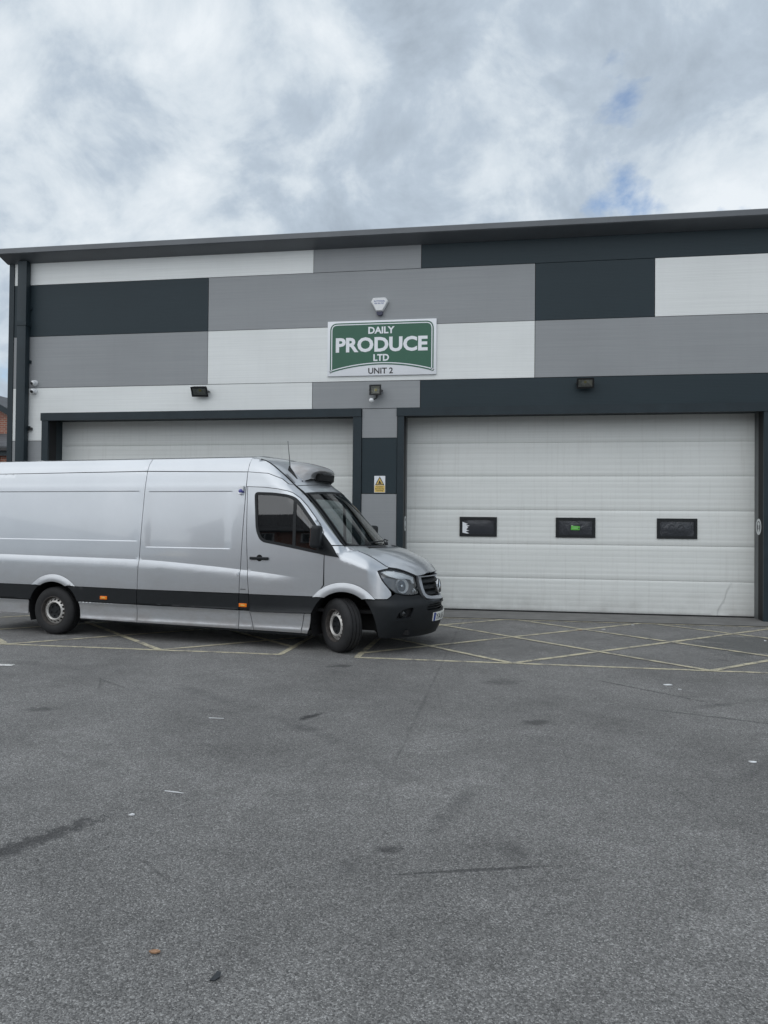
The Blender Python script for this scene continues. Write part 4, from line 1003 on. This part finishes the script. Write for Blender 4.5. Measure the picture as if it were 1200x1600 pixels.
# roof over the load bay
def roof(w_, u):
    f = max(-1, min(1, w_/.756)); dz = -.03*sst(-5.2, -5.93, u)
    return (u, w_, 2.537+.055*(1-abs(f)**3.0)+dz*(1-abs(f)**3))
patch('roof_panel', [(-.757, UB), (.757, UB), (.757, -1.385), (-.757, -1.385)], SV, fn=roof, both=False, step=.09, gap=0, thick=.02)
# rear doors and lamps (out of the picture, closing the body)
def rear(w_, z): return (UB-.03*(1-(w_/.9)**2), w_, z)
rz_ = [(side_w(-5.0, z)-.01, z) for z in np.linspace(.32, 2.53, 22)]
for sg in (1, -1):
    patch('rear_door', [(0.004*sg, .32)] + [(a*sg, z) for a, z in rz_] + [(0.004*sg, 2.56)], SV, fn=rear, both=False, step=.12, gap=0, thick=.02, out=-1)
    box('tail_lamp', UB-.04, UB-.005, sg*.83-.06, sg*.83+.06, .82, 1.25, 'tail_red', VP, bev=.01)
box('rear_bumper', UB-.09, UB+.12, -.92, .92, .30, .50, 'black_plastic', VP, bev=.03)
box('chassis', -5.80, .55, -.60, .60, .26, .52, 'gap_black', VP)
box('shade_box', -3.93, -.56, -.90, .90, .225, .30, 'gap_black', VP); box('shade_box', .50, .80, -.70, .70, .24, .30, 'gap_black', VP)  # boxes added to block light and deepen the shade under the van
# wheel houses
for cx_, side in ((AF, 1), (AF, -1), (AR, 1), (AR, -1)):
    v = []; f = []; aa = np.linspace(R(-22), R(202), 25)
    for k, a in enumerate(aa):
        r_ = .455
        for w_ in (.40, .935): v.append(pt(cx_+r_*math.cos(a), side*w_, .36+r_*math.sin(a)))
        if k: f.append((2*k-2, 2*k-1, 2*k+1, 2*k))
    v.append(pt(cx_, side*.40, .36)); c0 = len(v)-1
    for k in range(1, len(aa)): f.append((2*k-2, 2*k, c0))
    mesh('wheel_house', v, f, 'gap_black', VP)

# --- wheels
def wheel(u, w_, steer, side):
    Wl = empty('wheel', pt(u, side*w_, .346)); Wl.parent = VP
    Wl.rotation_euler = (0, 0, steer + (0 if side > 0 else math.pi))
    # outer face looks to -y of the wheel frame
    prof = [(.203, -.095), (.212, -.108), (.235, -.116), (.275, -.118), (.310, -.110), (.332, -.096), (.3425, -.080)]
    for gy_ in (-.052, 0.0, .052): prof += [(.346, gy_-.007-.012), (.346, gy_-.0065), (.336, gy_-.005), (.336, gy_+.005), (.346, gy_+.0065), (.346, gy_+.019)]
    prof += [(.3425, .080), (.332, .096), (.31, .110), (.275, .118), (.235, .116), (.203, .095)]
    lathe('tyre', prof, 'rubber', Wl, seg=64)
    rim = lathe('rim', [(.206, -.100), (.212, -.108), (.203, -.112), (.196, -.104), (.193, -.085), (.188, -.062), (.190, .0), (.196, .09), (.206, .10)], 'rust_dark', Wl, seg=64)
    nh = 16
    def disc(x, z):
        r_ = math.hypot(x, z)
        y = np.interp(r_, [.0, .100, .112, .120, .128, .138, .165, .180, .190], [-.050, -.050, -.052, -.088, -.092, -.086, -.064, -.056, -.050])
        return (x, float(-y), z)
    ol = [(.189*math.cos(t), .189*math.sin(t)) for t in np.linspace(0, 2*math.pi, 65)[:-1]]
    hs = [[(.160*math.cos(t0)+.0165*math.cos(q), .160*math.sin(t0)+.0165*math.sin(q)) for q in np.linspace(0, 2*math.pi, 11)[:-1]] for t0 in np.arange(nh)*2*math.pi/nh]
    rg_ = [[(r_*math.cos(t), r_*math.sin(t)) for t in np.linspace(0, 2*math.pi, 49)] for r_ in (.112, .120, .128, .138)]
    patch('rim_disc', ol, 'rim_steel', fn=disc, parent=Wl, step=.03, holes=hs, lines=rg_, gap=0, thick=.008, both=False, out=1 if nrm(disc, .165, 0)[1].y > 0 else -1)
    lathe('brake_drum', [(0, -.02), (.18, -.02)], 'gap_black', Wl, seg=32)
    lathe('hub_cap', [(0, -.066), (.03, -.066), (.035, -.058), (.06, -.056), (.095, -.060), (.116, -.066), (.118, -.05)], 'black_plastic', Wl, seg=32)
    for k in range(6):
        a = k*math.pi/3+.3; nb_ = lathe('wheel_nut', [(0, -.078), (.011, -.078), (.013, -.056)], 'black_plastic', Wl, seg=6); nb_.location = (.078*math.cos(a), 0, .078*math.sin(a))
    return Wl
wheel(-.045, .850, R(-36), 1); wheel(.018, .845, R(-33), -1)
wheel(AR-.015, .845, 0, 1); wheel(AR+.02, .845, 0, -1)

# --- fittings
def sbox(name, u0, u1, w0, w1, z0, z1, mat, parent=None, bev=0.0, seg=2): return box(name, u0, u1, -w1, -w0, z0, z1, mat, parent or VP, bev, seg=seg)
for sg in (1, -1):
    # mirror
    mr = empty('wing_mirror', pt(-.30, sg*1.10, 1.47)); mr.parent = VP
    mh = box('mirror_housing', -.062, .060, -.115, .115, -.135, .155, 'black_plastic', mr, bev=.05, seg=4); mh.rotation_euler = (0, R(4), R(12)*sg)
    mg = box('mirror_glass', -.068, -.063, -.085, .085, -.10, .12, 'chrome', mr); mg.rotation_euler = (0, R(4), R(12)*sg)
    tube('mirror_arm', [(-.0, -.06*-sg, -.09), (.0, .10*sg, -.12), (.02, .20*sg, -.13)], [.035, .03, .035], 'black_plastic', mr, seg=8)
    # door handle
    dh = empty('door_handle', pt(-1.168, sg*side_w(-1.168, 1.185), 1.185)); dh.parent = VP; dh.rotation_euler = (R(3)*sg, 0, 0)
    lathe('handle_recess', [(0, -.002), (.042, -.004), (.047, .004)], 'gap_black', dh, seg=24).location = (0, 0, 0)
    hb = box('handle_grip', -.135, .135, -.028, -.004, -.021, .017, 'black_plastic', dh, bev=.010, seg=3)
    if sg < 0: dh.rotation_euler = (R(-3), 0, math.pi)
    # side marker lamps
    for um, zm in ((-3.585, .572), (-1.392, .558)):
        mk_ = box('side_marker', um-.058, um+.058, -sg*(.972+.012)-.006, -sg*(.972+.012)+.006, zm-.024, zm+.024, 'amber', VP, bev=.005)
        box('reflector_strip', um-.03, um+.03, -sg*(.972+.019)-.001, -sg*(.972+.019)+.001, zm-.008, zm+.008, 'sign_yellow', mk_)
    # wiper
    b0 = .15*sg
    tube('wiper_arm', [pt(*(Vector(scr(.62*sg if sg > 0 else -.05, .02))+Vector((.03, 0, .03)))), pt(*(Vector(scr(.25*sg if sg > 0 else -.45, .05))+Vector((.025, 0, .03)))), pt(*(Vector(scr(-.15 if sg > 0 else -.82, .065))+Vector((.02, 0, .02))))], .009, 'black_plastic', VP, seg=6)
    sbox('wiper_pivot', scr(.62 if sg > 0 else -.05, .0)[0]+.01, scr(.62 if sg > 0 else -.05, .0)[0]+.05, (.62 if sg > 0 else -.05)*.8-.02, (.62 if sg > 0 else -.05)*.8+.02, 1.36, 1.40, 'black_plastic', bev=.008)
sbox('fuel_flap_slot', -1.435, -1.36, .968, .9805, .765, .772, 'gap_black')
# white and violet reversing sensor on the pillar
ss = empty('pillar_lamp', pt(-1.47, .905, 2.085)); ss.parent = VP
box('bracket', -.02, .035, -.03, .0, -.01, .06, 'white_plastic', ss, bev=.006); lathe('lens', [(0, -.06), (.02, -.055), (.030, -.03), (.032, 0)], 'lens_violet', ss, seg=16).location = (0, 0, -.012)
box('cap', -.03, .02, -.045, -.0, -.055, -.035, 'chrome', ss, bev=.004)
# aerial
ae = empty('aerial', pt(-.845, .66, 2.32)); ae.parent = VP
v = [(-.055, -.022, 0.045), (.075, -.022, -.075), (.075, .022, -.075), (-.055, .022, .045), (-.045, -.010, .105), (.02, -.010, .02), (.02, .010, .02), (-.045, .010, .105)]
mesh('aerial_base', v, [(0, 1, 2, 3), (4, 7, 6, 5), (0, 4, 5, 1), (1, 5, 6, 2), (2, 6, 7, 3), (3, 7, 4, 0)], 'black_plastic', ae)
tube('whip', [(-.03, 0, .08), (-.045, 0, .22), (-.07, 0, .44)], [.006, .0045, .0035], 'black_plastic', ae, seg=6)
# fridge unit on the cab roof
fr = empty('refrigeration_unit', pt(-.9, 0, 2.30)); fr.parent = VP
fus = [-1.26, -1.18, -1.08, -.96, -.84, -.74, -.66, -.605, -.575]
ftop = [2.500, 2.522, 2.528, 2.520, 2.502, 2.478, 2.450, 2.420, 2.385]
fhw = [.36, .43, .48, .51, .525, .52, .50, .465, .42]
fbot = [2.40, 2.34, 2.27, 2.20, 2.18, 2.20, 2.225, 2.245, 2.262]
v = []; f = []; nq = 25
for a, t_, hw_, b_ in zip(fus, ftop, fhw, fbot):
    for k in range(nq):
        th = math.pi*k/(nq-1); cx_, sx_ = math.cos(th), math.sin(th)
        x = math.copysign(abs(cx_)**.55, cx_)*hw_; z = b_+(t_-b_)*abs(sx_)**.62
        v.append(pt(a-(-.9)+(-.10*(abs(x)/hw_)**3 if a > -.8 else 0), x, z-2.30))
for i in range(len(fus)-1):
    for k in range(nq-1): f.append((i*nq+k, i*nq+k+1, (i+1)*nq+k+1, (i+1)*nq+k))
f.append(tuple((len(fus)-1)*nq+k for k in range(nq)))
mesh('cover', v, f, SV, fr, smooth=True)
# dark outlet grille wrapped round the front lower edge
gv = []; gf = []
ths = np.linspace(-1, 1, 30)
for k, q in enumerate(ths):
    x = .27*q; q_ = abs(q); uu = -.568-.036*q_**2.6
    top = 2.325+.020*math.exp(-((q_-.90)/.16)**2); bt_ = 2.258-.010*q_
    gv += [pt(uu+.9+.006, x, top-2.30), pt(uu+.9-.004, x, bt_-2.30), pt(uu+.9-.14, x*.9, bt_-2.32), pt(uu+.9-.10, x*.9, top-2.30)]
    if k: b0 = 4*k-4; gf += [(b0, b0+1, b0+5, b0+4), (b0+1, b0+2, b0+6, b0+5), (b0+3, b0, b0+4, b0+7)]
mesh('outlet_grille', gv, gf + [(0, 3, 2, 1), tuple(4*29+q for q in (0, 1, 2, 3))], 'gap_black', fr, smooth=True)
tube('cover_seam', [pt(a+.9, .535, z-2.3) for a, z in ((-.95, 2.28), (-.84, 2.225), (-.74, 2.225))], .006, 'gap_black', fr, seg=6)
# --- cab interior
cbn = VP
sbox('bulkhead', -1.40, -1.37, -.82, .82, .45, 2.30, 'dash_grey')
sbox('cab_floor', -1.37, .35, -.80, .80, .50, .54, 'gap_black')
sbox('dashboard', -.36, .20, -.74, .74, .95, 1.20, 'dash_grey', bev=.05)
for wy in (.45, -.10, -.52):
    st = empty('seat', pt(-.95, wy, .54)); st.parent = VP
    box('cushion', -.25, .27, -.24, .24, .20, .42, 'seat_cloth', st, bev=.05)
    bk = box('backrest', -.10, .04, -.235, .235, 0, .68, 'seat_cloth', st, bev=.05); bk.location = (-.22, 0, .36); bk.rotation_euler = (0, R(-12), 0)
    hr = box('headrest', -.06, .05, -.13, .13, 0, .20, 'seat_cloth', st, bev=.045); hr.location = (-.36, 0, 1.06); hr.rotation_euler = (0, R(-12), 0)
stw = empty('steering_wheel', pt(-.42, .45, 1.17)); stw.parent = VP; stw.rotation_euler = (0, R(-60), 0)
tube('wheel_rim', [(0.0, .19*math.cos(t), .19*math.sin(t)) for t in np.linspace(0, 2*math.pi, 33)], .014, 'black_plastic', stw, seg=8, cap=False)
for a in (0, 2.1, 4.2): tube('spoke', [(-.01, 0, 0), (0, .18*math.cos(a), .18*math.sin(a))], .014, 'black_plastic', stw, seg=6)

# ------------------------------------------------------------------ brick houses
def house(loc, rz, wd_, dp_, eave, ridge, label, name='brick_house', porch=False, front_gable=False, windows=(), door=None):
    Hs = empty(name, loc, rz=rz, label=label, cat='house')
    x0, x1 = -wd_/2, wd_/2
    if front_gable:
        v = [(x0, 0, 0), (x1, 0, 0), (x1, 0, eave), (0, 0, ridge), (x0, 0, eave)]; v += [(a, dp_, c_) for a, b, c_ in v]
        mesh('wall', v, [(0, 1, 2, 3, 4), (9, 8, 7, 6, 5), (0, 5, 6, 1), (1, 6, 7, 2), (4, 9, 5, 0)], 'brick_wall', Hs)
        sl = (ridge-eave)/(wd_/2)
        for sg in (-1, 1):
            xe = sg*(wd_/2+.3); ze = eave-.3*sl; up = .12
            v = [(xe, -.25, ze), (0, -.25, ridge), (0, dp_+.25, ridge), (xe, dp_+.25, ze)]; v += [(a, b, c_+up) for a, b, c_ in v]
            mesh('roof', v, [(0, 1, 2, 3), (7, 6, 5, 4), (0, 4, 5, 1), (1, 5, 6, 2), (2, 6, 7, 3), (3, 7, 4, 0)], 'slate', Hs)
            v = [(xe, -.29, ze-.14), (0, -.29, ridge-.14), (0, -.29, ridge+.10), (xe, -.29, ze+.10)]; v += [(a, -.255, c_) for a, b, c_ in v]
            mesh('barge_board', v, [(0, 1, 2, 3), (7, 6, 5, 4), (0, 4, 5, 1), (1, 5, 6, 2), (2, 6, 7, 3), (3, 7, 4, 0)], 'trim_dark', Hs)
    else:
        mid = dp_/2
        v = [(x, y, z) for x in (x0, x1) for y, z in ((0, 0), (dp_, 0), (dp_, eave), (mid, ridge), (0, eave))]
        mesh('wall', v, [(0, 1, 2, 3, 4), (9, 8, 7, 6, 5), (0, 4, 9, 5), (1, 6, 7, 2)], 'brick_wall', Hs)
        sl = (ridge-eave)/mid
        for ya, yb in ((-.3, mid), (dp_+.3, mid)):
            za = eave-.3*sl
            v = [(x0-.2, ya, za), (x1+.2, ya, za), (x1+.2, yb, ridge), (x0-.2, yb, ridge)]; v += [(a, b, c_+.12) for a, b, c_ in v]
            mesh('roof', v, [(0, 1, 2, 3), (7, 6, 5, 4), (0, 4, 5, 1), (1, 5, 6, 2), (2, 6, 7, 3), (3, 7, 4, 0)], 'slate', Hs)
        box('chimney', x1-1.2, x1-.5, mid-.3, mid+.3, ridge-.5, ridge+1.0, 'brick_wall', Hs)
        box('gutter', x0-.2, x1+.2, -.42, -.31, eave-.22, eave-.12, 'black_metal', Hs)
    for (a, z, ww, hh_) in windows:
        wd2 = empty('window', (a, 0, z)); wd2.parent = Hs
        o_ = [(-ww/2, -hh_/2), (ww/2, -hh_/2), (ww/2, hh_/2), (-ww/2, hh_/2)]; i_ = inset(o_, .09)
        prism_ring('frame', o_, i_, -.05, .02, 'house_frame', wd2)
        box('mullion', -.03, .03, -.045, -.01, -hh_/2+.09, hh_/2-.09, 'house_frame', wd2)
        mesh('pane', [(i_[q][0], -.012, i_[q][1]) for q in range(4)], [(0, 1, 2, 3)], 'house_pane', wd2)
        box('sill', -ww/2-.08, ww/2+.08, -.12, -.051, -hh_/2-.1, -hh_/2, 'concrete', wd2)
    if door is not None:
        dd = empty('front_door', (door, 0, 0)); dd.parent = Hs
        box('door_leaf', -.45, .45, -.03, .0, 0.02, 2.05, 'house_frame', dd); box('letter_plate', -.13, .13, -.036, -.031, 1.0, 1.06, 'black_metal', dd)
    if porch:
        v = [(x0+.2, -2.2, 4.28), (x1+.4, -2.2, 4.28), (x1+.4, 0, 5.0), (x0+.2, 0, 5.0)]; v += [(a, b, c_+.10) for a, b, c_ in v]
        mesh('lower_roof', v, [(0, 1, 2, 3), (7, 6, 5, 4), (0, 4, 5, 1), (1, 5, 6, 2), (2, 6, 7, 3), (3, 7, 4, 0)], 'slate', Hs)
        box('gutter', x0+.2, x1+.4, -2.32, -2.2, 4.20, 4.31, 'black_metal', Hs); box('fascia_board', x0+.2, x1+.4, -2.195, -2.16, 4.02, 4.27, 'trim_dark', Hs)
        box('bay_wall', x0+.4, x1+.2, -2.0, 0.0, 0.0, 4.2, 'brick_wall', Hs); box('rendered_panel', 1.1, 2.53, -2.03, -2.001, 0.9, 3.95, 'tile_pink', Hs)
    return Hs
house((-21.15, 13.5, 0), 0, 7.2, 9, 4.9, 6.75, 'red brick gabled house peeking past the left corner of the unit', front_gable=True, porch=True)
ws_ = [(a, z, 1.3, 1.2) for a in (-3.4, -.2, 3.2) for z in (1.6, 4.3)]
for xh, lb in ((-24.0, 'left brick house mirrored in the van side, behind the camera'), (-12.6, 'middle brick house mirrored in the van window, behind the camera'), (-1.2, 'right brick house mirrored in the van nose, behind the camera')):
    house((xh, -34.0, 0), math.pi, 10.8, 8, 5.2, 7.9, lb, name='terrace_house', windows=[q for q in ws_ if q[1] > 2 or q[0] != -.2], door=-.2)

# ------------------------------------------------------------------ litter
def scrap(name, x, y, pts, mat, label, cat, h=.006, grp=None):
    n_ = len(pts); v = [(px_, py_, .002+h*random.uniform(.3, 1)) for px_, py_ in pts] + [(px_*.96, py_*.96, .0006) for px_, py_ in pts]
    o_ = mesh(name, v, [tuple(range(n_)), tuple(range(2*n_-1, n_-1, -1))] + [(i, n_+i, n_+(i+1) % n_, (i+1) % n_) for i in range(n_)], mat); o_.location = (x, y, .003); tag(o_, label, cat, grp); return o_
def blob(r_, k=8, e_=1.0, a0=0): return [(r_*random.uniform(.6, 1.1)*math.cos(a0+2*math.pi*i/k), r_*e_*random.uniform(.6, 1.1)*math.sin(a0+2*math.pi*i/k)) for i in range(k)]
scrap('fallen_leaf', -1.33, -11.55, [(-.022, -.003), (-.008, -.010), (.009, -.009), (.023, .003), (.009, .010), (-.009, .008)], 'leaf_orange', 'small orange dead leaf lying on the near tarmac', 'leaf', .010)
scrap('rubber_scrap', -1.04, -11.66, [(-.012, -.030), (.006, -.028), (.018, -.006), (.013, .020), (-.004, .028), (-.006, .002)], 'tar_blob', 'dark scrap of rubber on the near tarmac', 'litter', .006)
for x, y, r_, lb in ((1.65, -5.96, .055, 'larger white paper scrap just below the hatched box'), (1.73, -6.16, .022, 'tiny white scrap below the larger paper scrap'),
                     (1.71, -8.58, .030, 'white paper scrap alone on tarmac at the far right'), (-2.08, -10.28, .020, 'small white scrap by the dark tyre mark at left'),
                     (2.06, -1.03, .030, 'white scrap just in front of the right loading door'), (1.51, -1.71, .030, 'flat white scrap inside the hatched box'), (3.7, -2.43, .025, 'small white scrap on hatching at the right edge')):
    scrap('paper_scrap', x, y, blob(r_, 7, .6), 'paper', lb, 'litter', .008, 'white scraps on the tarmac')
scrap('straw_stick', -2.41, -8.16, [(-.07, -.006), (.06, .004), (.062, .012), (-.07, .003)], 'paper', 'thin white stick lying on the tarmac below the van door', 'litter', .006)
scrap('straw_stick', -2.0, -9.89, [(-.07, .006), (0, -.004), (.06, -.012), (.062, -.006), (0, .003), (-.07, .012)], 'paper', 'thin pale strip lying on open tarmac left of centre', 'litter', .004)
scrap('orange_peel', 1.13, -1.86, blob(.05, 7, .5), 'leaf_orange', 'small orange-brown scrap where hatch lines cross', 'litter', .008)
